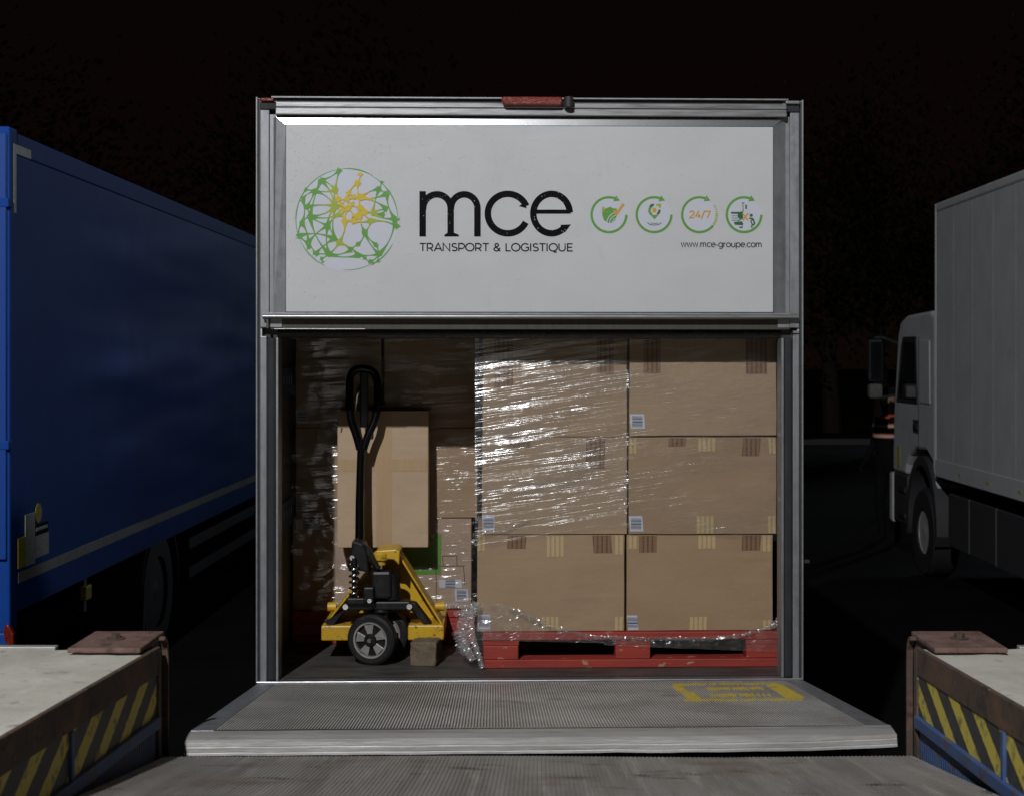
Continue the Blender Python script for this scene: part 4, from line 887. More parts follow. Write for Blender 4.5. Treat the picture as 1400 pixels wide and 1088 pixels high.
# film over the left stack, pulled in round the pallet truck
def fl(i, j):
    u = -1.022 + 0.822*i; w = 1.15+1.19*j
    return (u, 0.722 + 0.004*noise.noise(Vector((u*4, w*30, 9))) + 0.006*noise.noise(Vector((u*16, w*18, 3)))*(1.3 if w < 1.6 else 0.6), w)
f2 = film_sheet('stretch_film', 'clear stretch film glinting over the shaded cartons on the left pallet', fl, 110, 140, m_film_l)
crumple([(-0.93,0.70,1.155),(-0.86,0.70,1.165),(-0.80,0.70,1.19)], 0.016, 9, 17, 'film_bunch', f2, m_film_b)
crumple([(-0.40,0.70,1.16),(-0.32,0.70,1.172),(-0.25,0.70,1.16)], 0.014, 9, 19, 'film_bunch', f2, m_film_b)

# ------------------------------------------------------------------ pallet truck
def pallet_truck():
    t = tag(empty('pallet_truck', tw(-0.62, 0.36, 1.0), TA), 'yellow hand pallet truck with upright black loop handle in the lorry', 'pallet truck')
    ox, oy, oz = -0.62, 0.36, 1.0
    def P(mb, name, mat, par=t, **k):
        mb.v = [(a-ox, b-oy, c-oz) for a, b, c in mb.v]; return mb.build(name, mat, par, **k)
    # forks
    for a, b in ((-0.846,-0.700),(-0.492,-0.344)):
        P(MB().box(a, b, 0.34, 1.62, 1.086, 1.148), 'fork', m_py, bevel=0.006)
        P(MB().box(a+0.04, b-0.04, 1.42, 1.5, 1.004, 1.085), 'fork_roller', m_rubber, bevel=0.006)
    # A-frame: back plate and two flanges
    bl, br, tl_, tr_ = -0.838, -0.352, -0.600, -0.535
    P(MB().prism([(bl,1.149),(br,1.149),(tr_,1.445),(tl_,1.445)], 'y', 0.505, 0.513), 'back_plate', m_py)
    for (x0, x1) in ((bl, tl_), (br, tr_)):
        s = 1 if x1 > x0 else -1
        d = Vector((x1-x0, 0.296)).normalized(); nrm = Vector((d.y, -d.x))*0.008*s
        P(MB().prism([(x0,1.149),(x1,1.445),(x1+nrm.x,1.445+nrm.y),(x0+nrm.x,1.149+nrm.y)], 'y', 0.375, 0.5045), 'frame_flange', m_py, bevel=0.0015)
    P(MB().prism([(-0.628,1.425),(-0.622,1.455),(-0.540,1.460),(-0.524,1.452),(-0.527,1.395),(-0.548,1.418)], 'y', 0.33, 0.52), 'frame_head', m_py, bevel=0.005)
    for x0, x1 in ((-0.832,-0.797),(-0.385,-0.345)):
        P(MB().tube([(x0,0.46,1.205),(x1,0.46,1.205)], 0.019, 14), 'pivot_boss', m_py, smooth=True)
    # pump
    P(MB().box(-0.640,-0.555,0.30,0.40,1.262,1.375), 'pump_body', m_pb, bevel=0.012)
    P(MB().tube([(-0.560,0.35,1.255),(-0.560,0.35,1.362)], 0.036, 20), 'pump_cylinder', m_pb, smooth=True)
    P(MB().tube([(-0.603,0.352,1.372),(-0.603,0.352,1.405)], 0.0085, 14), 'ram', m_chrome, smooth=True)
    P(MB().lathe([(0,0.021),(0.018,0.021),(0.020,0.030),(0.046,0.031),(0.055,0.024),(0.057,0.006)], (-0.603,0.345,1.396), (0,0,1), 22), 'ram_cap', m_py, smooth=True)
    P(MB().box(-0.668,-0.625,0.27,0.34,1.252,1.315), 'valve_block', m_pb, bevel=0.006)
    b = P(MB().lathe([(0,0.009),(-0.012,0.009)], (-0.642,0.27,1.262), (0,1,0), 8), 'valve_bolt', m_chrome)
    P(MB().prism([(-0.83,1.160),(-0.80,1.150),(-0.755,1.215),(-0.735,1.245),(-0.50,1.245),(-0.46,1.235),(-0.395,1.150),(-0.425,1.148),(-0.48,1.205),(-0.56,1.212),(-0.70,1.212),(-0.745,1.205)], 'y', 0.355, 0.41), 'lift_link', m_pb, bevel=0.004)
    P(MB().box(-0.740,-0.480,0.31,0.354,1.214,1.250), 'cross_beam', m_pb, bevel=0.006)
    for x, r in ((-0.742, 0.012), (-0.483, 0.012)): P(MB().lathe([(0,r),(-0.02,r*0.95)], (x,0.310,1.232), (0,1,0), 10), 'link_bolt', m_chrome, smooth=True)
    P(MB().lathe([(0,0.05),(0.035,0.045),(0.05,0.03)], (-0.60,0.36,1.205), (0,0,1), 20), 'turntable', m_pb, smooth=True)
    # spring on its own rod
    sp_ = [(-0.7075+0.0175*math.cos(R(a)), 0.30+0.0175*math.sin(R(a)), 1.270+0.135*a/(360*5.5)) for a in range(0, int(360*5.5), 24)]
    P(MB().tube(sp_, 0.0052, 7), 'spring', m_chrome, smooth='all')
    P(MB().tube([(-0.7075,0.30,1.245),(-0.7075,0.30,1.43)], 0.009, 10), 'spring_rod', m_pb, smooth=True)
    P(MB().box(-0.735,-0.66,0.285,0.325,1.245,1.268), 'spring_seat', m_pb, bevel=0.004)
    # wheels: turned across, axle towards the camera
    ax = Vector((0.30, 0.954, 0)).normalized()
    for k, cen in enumerate(((-0.632,0.285,1.102), (-0.588,0.425,1.102))):
        c = Vector(cen); r = 0.1015
        w = P(MB().lathe([(-0.024,0.070),(-0.025,0.092),(-0.018,r),(0.018,r),(0.025,0.092),(0.024,0.070)], c, ax, 44, closed=True), 'wheel', m_small_tyre, smooth=True)
        P(MB().lathe([(-0.0255,0.066),(-0.0262,0.073),(-0.02,0.0735),(0.02,0.0735),(0.0255,0.066),(0.0,0.063)], c, ax, 40, closed=True), 'rim_ring', m_wheel_al, par=w, smooth=True)
        P(MB().lathe([(-0.012,0.064),(-0.011,0.064)], c, ax, 32), 'rim_dish', m_pb, par=w)
        P(MB().lathe([(-0.031,0.012),(-0.030,0.022),(-0.024,0.027),(0.0,0.027)], c, ax, 24), 'hub', m_pb, par=w, smooth=True)
        P(MB().lathe([(-0.036,0.009),(-0.031,0.010)], c, ax, 12), 'axle_end', m_chrome, par=w, smooth=True)
        a = ax.orthogonal().normalized(); b = ax.cross(a)
        for s in range(5):
            g = MB(); th = 2*math.pi*s/5+0.32
            pr = [(0.024,th-0.42),(0.065,th-0.33),(0.065,th+0.33),(0.024,th+0.42)]
            f = [c - ax*0.0215 + (a*math.cos(q)+b*math.sin(q))*rr for rr, q in pr]; bk = [p + ax*0.008 for p in f]
            g.add(f+bk, [(0,1,2,3),(7,6,5,4),(0,4,5,1),(1,5,6,2),(2,6,7,3),(3,7,4,0)]); P(g, 'spoke', m_wheel_al, par=w, bevel=0.0015)
    P(MB().tube([(-0.64,0.26,1.102),(-0.58,0.45,1.102)], 0.012, 10), 'axle', m_pb, smooth=True)
    P(MB().box(-0.632,-0.575,0.33,0.38,1.105,1.21), 'axle_bracket', m_pb, bevel=0.006)
    # handle: knuckle, shaft, loop, release lever
    P(MB().prism([(-0.738,1.385),(-0.668,1.372),(-0.646,1.36),(-0.654,1.44),(-0.670,1.485),(-0.716,1.50),(-0.726,1.43)], 'y', 0.31, 0.45), 'knuckle', m_pb, bevel=0.008)
    P(MB().lathe([(0,0.011),(-0.012,0.010)], (-0.716,0.311,1.430), (0,1,0), 12), 'knuckle_pin', m_chrome, smooth=True)
    P(MB().prism([(-0.668,1.49),(-0.655,1.44),(-0.615,1.378),(-0.60,1.385),(-0.645,1.47)], 'y', 0.30, 0.33), 'release_arm', m_pb, bevel=0.004)
    vz = lambda w: 0.435 + 0.085*(w-1.47)/0.73
    P(MB().tube([(a, vz(b), b) for a, b in ((-0.698,1.46),(-0.699,1.65),(-0.697,1.80),(-0.694,1.90))], [0.019,0.0175,0.0165,0.0165], 14), 'shaft', m_handle, smooth=True)
    loop = [(-0.700,1.86),(-0.716,1.92),(-0.738,1.975),(-0.746,2.04),(-0.747,2.12),(-0.744,2.168),(-0.726,2.194),(-0.690,2.198),(-0.655,2.190),(-0.634,2.165),(-0.628,2.11),(-0.629,2.04),(-0.640,1.975),(-0.668,1.92),(-0.686,1.86)]
    for _ in range(2):
        q = [loop[0]]
        for a, b in zip(loop, loop[1:]): q += [(a[0]*0.75+b[0]*0.25, a[1]*0.75+b[1]*0.25), (a[0]*0.25+b[0]*0.75, a[1]*0.25+b[1]*0.75)]
        loop = q+[loop[-1]]
    P(MB().tube([(a, vz(b)+0.10*(a+0.69), b) for a, b in loop], 0.0165, 12), 'handle_loop', m_handle, smooth='all')
    P(MB().box(-0.703,-0.668,0.505,0.525,1.95,2.185), 'lever_housing', m_handle, bevel=0.006)
    P(MB().tube([(-0.722,0.494,2.02),(-0.712,0.490,2.09),(-0.700,0.494,2.13)], 0.0065, 8), 'release_lever', m_chrome, smooth='all')
pallet_truck()
# the block of wood that stops it rolling
def chock():
    t = tag(empty('chock', tw(-0.425, 0.235, 1.0), TA), 'small weathered block wedged on the lorry floor beside the pallet truck wheel', 'block')
    bm = bmesh.new(); bmesh.ops.create_cube(bm, size=1); bmesh.ops.subdivide_edges(bm, edges=bm.edges, cuts=4, use_grid_fill=True)
    for v in bm.verts:
        p = v.co.copy(); q = Vector((p.x*0.108, p.y*0.15+0.075, (p.z+0.5)*0.098))
        v.co = q + Vector((noise.noise(q*30), noise.noise(q*30+Vector((5,0,0))), 0 if p.z < -0.49 else noise.noise(q*30+Vector((0,7,0)))))*0.005
    me = bpy.data.meshes.new('wood_block'); bm.to_mesh(me); bm.free(); me.materials.append(m_stone)
    o = bpy.data.objects.new('wood_block', me); COL.objects.link(o); o.parent = t; o.rotation_euler = (0, 0, R(-7))
    b = o.modifiers.new('bevel', 'BEVEL'); b.width = 0.006; b.segments = 2; b.limit_method = 'ANGLE'; b.angle_limit = R(45)
chock()

# ------------------------------------------------------------------ blue curtain lorry on the left
def blue_lorry():
    X = -2.85; Y0 = 7.88; Y1 = 15.3; Z0 = 0.86; Z1 = 3.47; XL = X-2.5
    t = tag(empty('curtain_lorry', ((X+XL)/2, Y0, 0)), 'blue tarpaulin sided lorry parked on the left', 'lorry')
    ox, oy = (X+XL)/2, Y0
    def P(mb, name, mat, par=t, **k):
        mb.v = [(a-ox, b-oy, c) for a, b, c in mb.v]; return mb.build(name, mat, par, **k)
    def side(sx, sgn):
        def f(i, j):
            y = Y0+0.12+(Y1-0.05-Y0-0.12)*i; z = Z0+0.16+(Z1-0.12-Z0-0.16)*j
            k = min(1, max(0, (y-Y0-0.75)/1.5))*min(1, (Y1-y)/0.4)*math.sin(math.pi*j)**0.6
            d = 0.026*k*(noise.noise(Vector((y*0.28, z*2.1, 1)))+0.5*noise.noise(Vector((y*0.6, z*5.0, 5)))+0.25*noise.noise(Vector((y*3.2, z*0.8, 9)))) + 0.012*k
            return (sx+sgn*d, y, z)
        return MB().grid(f, 140, 60)
    P(side(X, 1), 'tarpaulin', m_tarp, smooth='all'); P(side(XL, -1), 'tarpaulin', m_tarp, smooth='all')
    for sx, sg in ((X, 1), (XL, -1)):
        a = sorted((sx-sg*0.02, sx+sg*0.004))
        P(MB().box(a[0], a[1], Y0+0.121, Y1, Z0, Z0+0.158), 'side_skirt_rail', m_tarp)
        P(MB().box(a[0], a[1], Y0+0.121, Y1, Z1-0.118, Z1), 'top_rail', m_tarp, bevel=0.008)
        b = sorted((sx-sg*0.09, sx+sg*0.006))
        P(MB().box(b[0], b[1], Y0, Y0+0.12, Z0-0.10, Z1+0.02), 'rear_post', m_tarp, bevel=0.012)
    P(MB().box(X-0.058, X-0.006, Y0-0.025, Y0-0.002, Z0+0.3, Z1-0.02), 'door_edge', m_bframe, bevel=0.006)
    for zz in (1.75, 3.05): P(MB().box(X-0.07, X+0.010, Y0-0.028, Y0+0.03, zz, zz+0.05), 'door_hinge', m_tarp, bevel=0.006)
    P(MB().box(XL+0.06, X-0.06, Y0-0.018, Y0+0.03, Z0+0.05, Z1-0.03), 'rear_door', m_grille)
    P(MB().box(XL+0.04, X-0.04, Y1-0.03, Y1, Z0, Z1-0.02), 'front_board', m_tarp)
    P(MB().box(XL+0.03, X-0.03, Y0+0.03, Y1-0.04, Z1-0.03, Z1-0.012), 'roof', m_tarp)
    P(MB().box(XL+0.03, X-0.03, Y0+0.05, Y1-0.04, Z0-0.02, Z0+0.1), 'floor', m_dark)
    P(MB().box(-4.5, -3.7, Y0+0.3, Y1+2.2, 0.55, 0.80), 'chassis', m_dark)
    # reflective tape, corner mark, stickers
    sx = X+0.0065
    P(MB().box(sx-0.002, sx, Y0+0.13, Y1-0.1, 1.040-0.03, 1.012+0.07-0.012), 'reflective_strip', m_refl)
    P(MB().box(sx-0.002, sx+0.001, Y0+0.06, Y0+0.33, 3.355, 3.405), 'corner_mark', m_refl); P(MB().box(sx-0.002, sx+0.001, Y0+0.06, Y0+0.10, 3.03, 3.3545), 'corner_mark', m_refl)
    z_ = X+0.0075
    P(MB().box(X+0.0045, z_, 8.005, 8.115, 1.09, 1.255), 'sticker', m_stick_y); P(MB().box(X+0.0045, z_, 8.118, 8.275, 1.085, 1.372), 'sticker', m_stick_w)
    P(MB().box(X+0.0045, z_, 8.28, 8.51, 1.11, 1.235), 'sticker', m_stick_w); P(MB().box(X+0.0045, z_, 8.28, 8.50, 1.2385, 1.30), 'sticker', m_ink)
    for k in range(6): P(MB().box(z_, z_+0.001, 8.295+k*0.033, 8.318+k*0.033, 1.262, 1.28), 'sticker_letter', m_stick_w)
    P(MB().lathe([(0,0.055),(0.002,0.055)], (X+0.0055, 8.335, 1.362), (1,0,0), 28), 'round_sticker', m_stick_y)
    # running gear
    for yy, dbl in ((11.2, 1), (16.2, 0)):
        for sx2, sg in ((X-0.2, 1), (XL+0.2, -1)):
            wheel('wheel', t, (sx2-ox, yy-oy, 0.46), 0.46, 0.30, sg, m_dark, 0.27)
            if yy < 12:
                arc_ = [(yy+0.56*math.cos(R(a)), 0.46+0.56*math.sin(R(a))) for a in range(-5, 186, 12)]; inn = [(yy+0.545*math.cos(R(a)), 0.46+0.545*math.sin(R(a))) for a in range(185, -6, -12)]
                P(MB().prism(arc_+inn, 'x', sx2-0.17, sx2+0.17), 'mudguard', m_grille, smooth=True)
                mf = P(MB().box(sx2-0.22, sx2+0.2, yy-0.60, yy-0.592, 0.16, 0.60), 'mud_flap', m_rubber)
                if sg > 0:
                    pr = Print(yy-0.594-oy); write(pr, 'UNIER', sx2-0.19-ox, 0.31, 0.06, 0.34, 0.011); pr.build('flap_lettering', m_inkgrey, mf, fix=False)
    for zz in (0.42, 0.66): P(MB().box(X-0.06, X-0.03, 12.1, 15.0, zz, zz+0.09), 'side_guard', m_tyre, bevel=0.005)
    P(MB().box(X-0.09, X-0.05, 9.35, 9.41, 0.62, 0.86), 'bracket', m_grille); P(MB().box(X-0.06, X-0.02, 9.3, 9.42, 0.70, 0.79), 'side_lamp', m_stick_y, bevel=0.006)
    P(MB().box(XL+0.2, X-0.35, Y0+0.1, Y0+0.2, 0.42, 0.54), 'under_run_bar', m_dark, bevel=0.01)
    P(MB().box(X-0.055, X+0.025, Y0-0.01, Y0+0.06, 0.66, 0.765), 'lamp_bracket', m_bframe, bevel=0.01)
    P(MB().prism([(X-0.010,0.80),(X+0.015,0.82),(X+0.045,0.765),(X+0.045,0.69),(X+0.015,0.69),(X-0.005,0.74)], 'y', Y0-0.055, Y0-0.012), 'tail_lamp', m_red_lens, bevel=0.008)
    # cab, out of sight beyond
    P(MB().prism([(15.5,0.5),(15.5,2.9),(15.9,3.1),(17.3,2.9),(17.5,1.7),(17.55,0.45),(16.75,0.45),(16.65,0.9),(15.75,0.9),(15.65,0.5)], 'x', XL+0.05, X-0.05), 'cab', m_bframe, bevel=0.05)
    P(MB().prism([(16.3,1.75),(16.3,2.5),(17.2,2.5),(17.35,1.75)], 'x', X-0.055, X-0.04), 'window', m_glass)
blue_lorry()

# ------------------------------------------------------------------ white box lorry on the right
m_rim = M('painted_rim', (0.62, 0.62, 0.61), 0.4, 0.2, layers=[((0.35,0.34,0.32),V3(9),0.45,0.7,0.6)])
def white_lorry():
    X = 3.94; YB = 9.6; YF = 14.5; Z0 = 1.08; Z1 = 3.77; XR = X+2.5
    t = tag(empty('white_lorry', ((X+XR)/2, YB, 0)), 'white box lorry parked on the right, cab pointing away', 'lorry')
    ox, oy = (X+XR)/2, YB
    def P(mb, name, mat, par=t, **k):
        mb.v = [(a-ox, b-oy, c) for a, b, c in mb.v]; return mb.build(name, mat, par, **k)
    n = 8; step = (YF-YB-0.08)/n
    for sx, sg in ((X, 1), (XR, -1)):
        for i in range(n):
            a = sorted((sx, sx+sg*0.03))
            P(MB().box(a[0], a[1], YB+0.04+i*step+0.0007, YB+0.04+(i+1)*step-0.0007, Z0+0.17, Z1-0.09), 'side_panel', m_wt, bevel=0.001)
        a = sorted((sx-sg*0.008, sx+sg*0.03))
        P(MB().box(a[0], a[1], YB+0.041, YF-0.041, Z0, Z0+0.169), 'bottom_rail', m_wt, bevel=0.006)
        P(MB().box(a[0], a[1], YB+0.041, YF-0.041, Z1-0.089, Z1), 'top_rail', m_wt, bevel=0.02)
        b = sorted((sx-sg*0.006, sx+sg*0.05))
        for y in (YB, YF-0.04): P(MB().box(b[0], b[1], y, y+0.04, Z0, Z1-0.005), 'corner_post', m_wt, bevel=0.008)
    P(MB().box(X+0.031, XR-0.031, YB+0.01, YF-0.01, Z1-0.05, Z1-0.02), 'roof', m_wt); P(MB().box(X+0.051, XR-0.051, YF-0.03, YF-0.005, Z0, Z1-0.051), 'front_wall', m_wt)
    P(MB().box(X+0.051, XR-0.051, YB+0.005, YB+0.03, Z0, Z1-0.051), 'rear_door', m_wt); P(MB().box(X+0.04, XR-0.04, YB+0.04, YF-0.04, Z0-0.04, Z0+0.02), 'floor', m_dark)
    for k in range(5): P(MB().box(X-0.010, X-0.0085, 10.2+k*0.85, 10.27+k*0.85, Z0+0.06, Z0+0.085), 'reflector', m_stick_y)
    P(MB().box(4.8, 5.6, YB+0.2, 16.0, 0.55, 0.86), 'chassis', m_dark)
    # lower side panels
    for i, (a, b) in enumerate(((11.9,12.75),(12.78,13.55),(13.58,14.25))): P(MB().box(X+0.06, X+0.10, a, b, 0.42, 0.93), 'side_skirt', m_grille, bevel=0.01)
    P(MB().box(X+0.08, X+0.6, 12.9, 13.5, 0.40, 0.88), 'tank', m_dark, bevel=0.03)
    for sx2, sg in ((X+0.17, -1), (XR-0.17, 1)):
        wheel('wheel', t, (sx2-ox, 15.10-oy, 0.455), 0.455, 0.27, sg, m_rim, 0.235)
        wheel('wheel', t, (sx2-ox, 11.1-oy, 0.465), 0.465, 0.30, sg, m_wheel_al, 0.235)
    # cab: profile pushed across, softened
    x0, x1 = X+0.03, XR-0.03
    prof = [(14.62,0.92),(14.62,2.66),(14.80,2.72),(15.75,2.70),(16.02,2.64),(16.12,2.48),(16.30,1.66),(16.34,1.20),(16.34,0.99),(15.80,0.99),(15.74,1.10),(15.62,1.20),(15.40,1.29),(14.95,1.30),(14.72,1.20)]
    P(MB().prism(prof, 'x', x0, x1), 'cab_body', m_wt, bevel=0.035)
    for s_, xx in ((-1, x0), (1, x1)):
        f = lambda a, b: sorted((xx+s_*a, xx+s_*b))
        P(MB().prism([(15.30,1.80),(15.36,2.44),(15.83,2.44),(15.90,2.36),(16.10,1.80)], 'x', *f(0.001, 0.006)), 'side_window', m_glass, bevel=0.002)
        fr_ = MB()
        rim = [(15.27,1.77),(15.33,2.47),(15.85,2.47),(15.93,2.38),(16.14,1.77)]; inn = [(15.30,1.80),(15.36,2.44),(15.83,2.44),(15.90,2.36),(16.10,1.80)]
        for i in range(5):
            j = (i+1) % 5; fr_.prism([rim[i], rim[j], inn[j], inn[i]], 'x', *f(0.0, 0.012))
        P(fr_, 'window_seal', m_rubber)
        P(MB().prism([(14.78,1.78),(14.80,2.42),(15.18,2.43),(15.17,1.78)], 'x', *f(0.001, 0.010)), 'rear_quarter_panel', m_wt, bevel=0.006)
        P(MB().box(*f(0.002, 0.008), 15.22, 15.228, 1.32, 2.46), 'door_seam', m_grille)
        P(MB().box(*f(0.004, 0.020), 15.26, 15.42, 1.50, 1.56), 'door_handle', m_rubber, bevel=0.006); P(MB().box(*f(0.0, 0.005), 15.22, 15.46, 1.46, 1.60), 'handle_recess', m_grille, bevel=0.003)
        ar = [(15.10+0.60*math.cos(R(a)), 0.50+0.74*math.sin(R(a))) for a in range(-10, 191, 12)]; ai = [(15.10+0.52*math.cos(R(a)), 0.48+0.66*math.sin(R(a))) for a in range(190, -11, -12)]
        P(MB().prism(ar+ai, 'x', *f(-0.3, 0.014)), 'wheel_arch', m_grille, smooth=True)
        P(MB().box(*f(-0.25, 0.004), 15.70, 16.30, 0.45, 0.985), 'step_panel', m_grille, bevel=0.02)
        for zz in (0.52, 0.80): P(MB().box(*f(0.0045, 0.02), 15.76, 16.05, zz, zz+0.05), 'step', m_dark)
        P(MB().box(*f(0.004, 0.007), 16.02, 16.12, 1.06, 1.28), 'cab_sticker', m_stick_y)
        # mirrors on two arms
        mx = xx+s_*0.20
        P(MB().tube([(xx+s_*0.0,16.10,2.40),(xx+s_*0.12,16.30,2.47),(mx,16.34,2.47)], 0.016, 8), 'mirror_arm', m_rubber, smooth=True); P(MB().tube([(xx,16.22,1.84),(xx+s_*0.12,16.32,1.80),(mx,16.34,1.82)], 0.016, 8), 'mirror_arm', m_rubber, smooth=True)
        mh = P(MB().box(mx-0.075, mx+0.075, 16.30, 16.40, 1.98, 2.45), 'mirror', m_rubber, bevel=0.025); P(MB().box(mx-0.06, mx+0.06, 16.292, 16.299, 2.0, 2.42), 'mirror_glass', m_glass, par=None).parent = t
        P(MB().box(mx-0.075, mx+0.075, 16.28, 16.42, 1.79, 1.955), 'wide_angle_mirror', m_kerb, bevel=0.03); P(MB().box(mx-0.055, mx+0.055, 16.272, 16.279, 1.81, 1.93), 'mirror_glass', m_chrome)
    P(MB().prism([(16.09,2.36),(16.30,1.70),(16.31,1.70),(16.10,2.37)], 'x', x0+0.12, x1-0.12), 'windscreen', m_glass)
    P(MB().box(x0-0.015, x1+0.015, 16.305, 16.46, 0.42, 0.975), 'bumper', m_wt, bevel=0.03); P(MB().box(x0+0.3, x1-0.3, 16.35, 16.36, 1.05, 1.55), 'grille', m_grille)
    for k in range(4): P(MB().box(x0+0.02, x0+0.12, 16.34, 16.37, 1.06+k*0.14, 1.14+k*0.14), 'air_slat', m_grille)
    P(MB().tube([(x0+0.25,15.4,2.72),(x0+0.25,15.4,2.80)], 0.035, 10), 'roof_marker', m_stick_y, smooth=True)
white_lorry()

# ------------------------------------------------------------------ a person in hi-vis by the white cab
def person(x, y, rz):
    t = tag(empty('person', (x, y, 0), rz), 'person in dark clothes with orange hi-vis bands standing beyond the white cab', 'person')
    J = {'pelvis':(0,0,0.98,0.135),'waist':(0,0,1.15,0.135),'chest':(0,0.005,1.36,0.165),'collar':(0,0.01,1.53,0.10),'neck':(0,0,1.60,0.058),'head0':(0,-0.02,1.68,0.085),'head1':(0,-0.01,1.77,0.098),'head2':(0,0,1.84,0.07)}
    for s, k in ((1,'r'),(-1,'l')):
        J.update({k+'hip':(s*0.10,0,0.92,0.10),k+'knee':(s*0.115,-0.02,0.50,0.068),k+'ankle':(s*0.12,0.03,0.09,0.045),k+'ball':(s*0.135,-0.10,0.045,0.04),k+'toe':(s*0.14,-0.18,0.035,0.03),
          k+'sho':(s*0.19,0.01,1.48,0.075),k+'elb':(s*0.26,0.04,1.20,0.05),k+'wri':(s*0.245,-0.12,1.01,0.034),k+'palm':(s*0.235,-0.18,0.965,0.032)})
    order = list(J); E = [('pelvis','waist'),('waist','chest'),('chest','collar'),('collar','neck'),('neck','head0'),('head0','head1'),('head1','head2')]
    for k in 'rl': E += [('pelvis',k+'hip'),(k+'hip',k+'knee'),(k+'knee',k+'ankle'),(k+'ankle',k+'ball'),(k+'ball',k+'toe'),('chest',k+'sho'),(k+'sho',k+'elb'),(k+'elb',k+'wri'),(k+'wri',k+'palm')]
    pts = [J[o][:3] for o in order]; rad = [J[o][3] for o in order]; ed = [(order.index(a), order.index(b)) for a, b in E]
    for s, k in ((1,'r'),(-1,'l')):
        base = order.index(k+'palm'); bx_, by_, bz_ = J[k+'palm'][:3]
        for f in range(5):
            off = (f-1.5)*0.017 if f < 4 else 0; ln = [0.07,0.08,0.075,0.058,0.05][f]
            if f < 4: q = [(bx_+s*off*0.3, by_-0.045+off, bz_-0.02-abs(off)*0.3), (bx_-s*0.012, by_-0.05+off, bz_-0.02-ln*0.55), (bx_-s*0.03, by_-0.04+off, bz_-0.02-ln)]
            else: q = [(bx_-s*0.025, by_-0.02, bz_+0.005), (bx_-s*0.045, by_-0.05, bz_-0.015), (bx_-s*0.05, by_-0.07, bz_-0.035)]
            prev = base
            for p in q: pts.append(p); rad.append(0.0095); ed.append((prev, len(pts)-1)); prev = len(pts)-1
    me = bpy.data.meshes.new('body'); me.from_pydata(pts, ed, []); o = bpy.data.objects.new('body', me); COL.objects.link(o); o.parent = t
    me.materials.append(m_cloth)
    sk = o.modifiers.new('skin', 'SKIN'); sk.use_smooth_shade = True
    me.skin_vertices[0].data  # layer made by the modifier
    for i, v in enumerate(me.skin_vertices[0].data): v.radius = (rad[i], rad[i]); v.use_root = (i == 0)
    ss = o.modifiers.new('sub', 'SUBSURF'); ss.levels = 2; ss.render_levels = 2
    # head skin with face features laid over the skull, cap over it
    bm = bmesh.new(); bmesh.ops.create_uvsphere(bm, u_segments=24, v_segments=18, radius=1)
    for v in bm.verts:
        p = v.co; q = Vector((p.x*0.083, p.y*0.103-0.012, p.z*0.122+1.755))
        if p.y < -0.5:
            q.y -= 0.022*math.exp(-(p.x/0.16)**2-((p.z+0.12)/0.22)**2)                       # nose
            q.y += 0.010*sum(math.exp(-((p.x-s*0.36)/0.15)**2-((p.z-0.06)/0.12)**2) for s in (-1, 1))  # eye sockets
            q.y -= 0.006*math.exp(-(p.x/0.3)**2-((p.z+0.5)/0.08)**2)                          # lips
        if abs(p.x) > 0.9: q.x += math.copysign(0.012, p.x)*math.exp(-((p.z+0.05)/0.25)**2-((p.y-0.1)/0.2)**2)  # ears
        v.co = q
    me2 = bpy.data.meshes.new('head'); bm.to_mesh(me2); bm.free(); me2.materials.append(m_skin_h); me2.polygons.foreach_set('use_smooth', [True]*len(me2.polygons))
    h = bpy.data.objects.new('head', me2); COL.objects.link(h); h.parent = t
    MB().lathe([(0.0,0.094),(0.04,0.094),(0.075,0.078),(0.095,0.04),(0.1,0.005)], (0,-0.005,1.80), (0,0,1), 20).build('cap', m_cloth, t, smooth='all')
    for z, r, mt in ((1.50,0.150,m_hivis),):
        MB().lathe([(0,0.115),(0.02,0.105),(0.05,0.085)], (0,0.01,1.52), (0,0,1), 20).build('collar', m_hivis, t, smooth='all')
    for z in (1.29, 1.41):
        g = MB().lathe([(0,0.183),(0.055,0.187)], (0,0.004,z), (0,0,1), 24, closed=False); g.build('hi_vis_band', m_hivis, t, smooth=True)
        MB().lathe([(0.012,0.1865),(0.04,0.1885)], (0,0.004,z), (0,0,1), 24).build('silver_band', m_silver, t, smooth=True)
person(4.22, 17.6, R(-55))

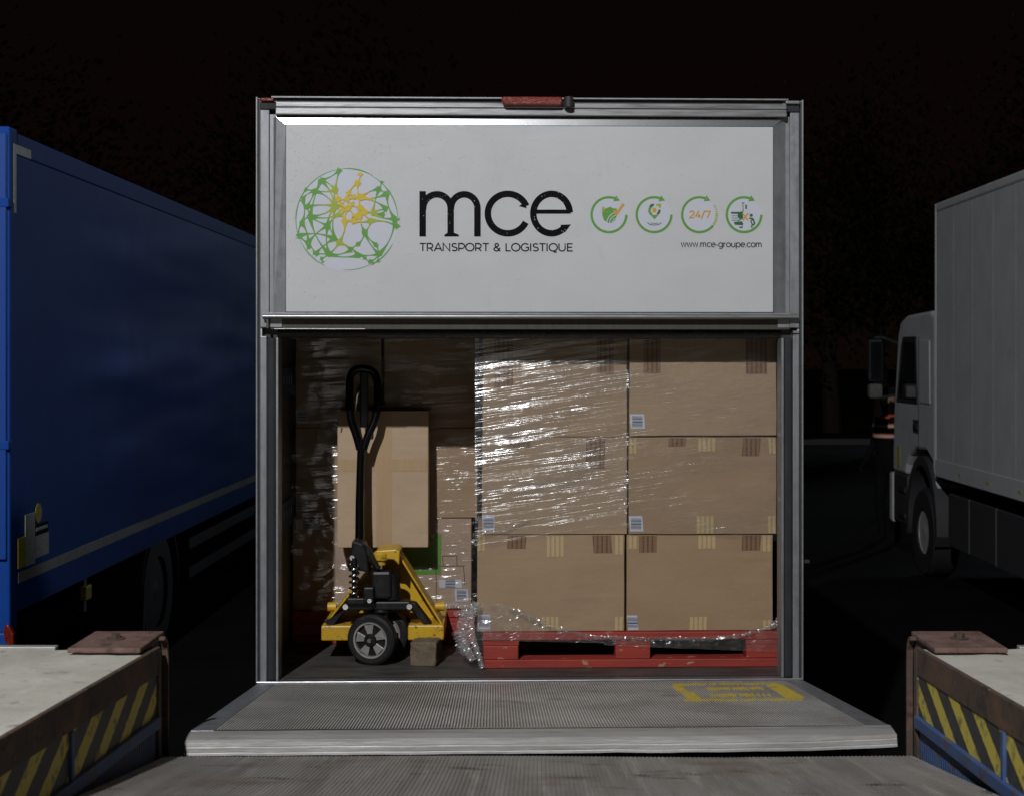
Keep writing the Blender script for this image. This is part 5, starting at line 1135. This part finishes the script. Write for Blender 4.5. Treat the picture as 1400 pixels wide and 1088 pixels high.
# ------------------------------------------------------------------ trees beyond the yard
def tree_meshes(seed, h, rx, leaf):
    rnd = random.Random(seed); g = MB()
    g.tube([(0,0,-0.2),(0.08,0.03,h*0.25),(0.02,-0.05,h*0.5),(0.1,0.05,h*0.78)], [0.24,0.18,0.12,0.04], 9)
    tips = []
    for i in range(13):
        z0 = h*rnd.uniform(0.22, 0.7); a = rnd.uniform(0, 2*math.pi); l = rx*rnd.uniform(0.55, 1.0)*(1.1-abs(z0/h-0.45))
        p0 = Vector((0.05,0,z0)); p1 = p0+Vector((math.cos(a)*l*0.5, math.sin(a)*l*0.5, l*0.35)); p2 = p0+Vector((math.cos(a)*l, math.sin(a)*l, l*rnd.uniform(0.45,0.9)))
        g.tube([p0,p1,p2], [0.075,0.045,0.015], 6); tips += [p1.lerp(p2, 0.4), p2]
    tips += [Vector((0.1,0.05,h*0.8)), Vector((0,0,h*0.9))]
    c = MB()
    for q in range(3200):
        b = rnd.choice(tips); s = rx*0.32
        p = b+Vector((rnd.gauss(0, s), rnd.gauss(0, s), rnd.gauss(0, s*0.8)))
        if p.z < h*0.16: continue
        n = Vector((rnd.gauss(0,1), rnd.gauss(0,1), rnd.gauss(0,1))).normalized(); a = n.orthogonal().normalized(); b2 = n.cross(a); r = leaf*rnd.uniform(0.6, 1.3)
        c.add([p+a*r, p+b2*r*0.5, p-a*r, p-b2*r*0.5], [(0,1,2,3)])
    return g, c
variants = []
for i, (h, rx, lf) in enumerate(((9.0,3.0,0.11),(11.5,3.4,0.12),(7.0,2.6,0.10))):
    g, c = tree_meshes(i+11, h, rx, lf)
    t = empty('tree'); g.build('trunk', m_bark, t, smooth=True, fix=False); c.build('crown', m_leaf[i], t, fix=False); variants.append(t)
spots = [(-14.5,42.5,1,0.95,'leafless looking dark tree above the blue lorry roof, leftmost of the row'),(-9.0,44,0,1.0,'dark tree behind the blue lorry, second from the left'),(-5.2,41.5,1,1.05,'dark tall tree showing above the gap left of the middle lorry'),
         (0.4,45,1,0.8,'dark tree hidden behind the middle lorry sign'),(4.4,46,2,1.0,'small dark tree behind the right edge of the middle lorry'),(8.3,41.2,2,1.15,'low dark tree just right of the middle lorry'),(10.2,43.5,1,0.95,'tall dark tree between the middle lorry and the white lorry'),
         (12.3,41,0,0.9,'dark tree seen above the white cab mirror'),(15.0,44,1,1.0,'dark tree behind the white cab roof'),(20,42,0,1.1,'dark tree hidden behind the white lorry box')]
used = set()
for i, (x, y, k, s, lab) in enumerate(spots):
    o = variants[k] if k not in used else copy_tree(variants[k]); used.add(k)
    o.location = (x, y, 0.2); o.rotation_euler = (0, 0, i*1.7); o.scale = (s, s, s)
    tag(o, lab, 'tree', 'trees beyond the yard')
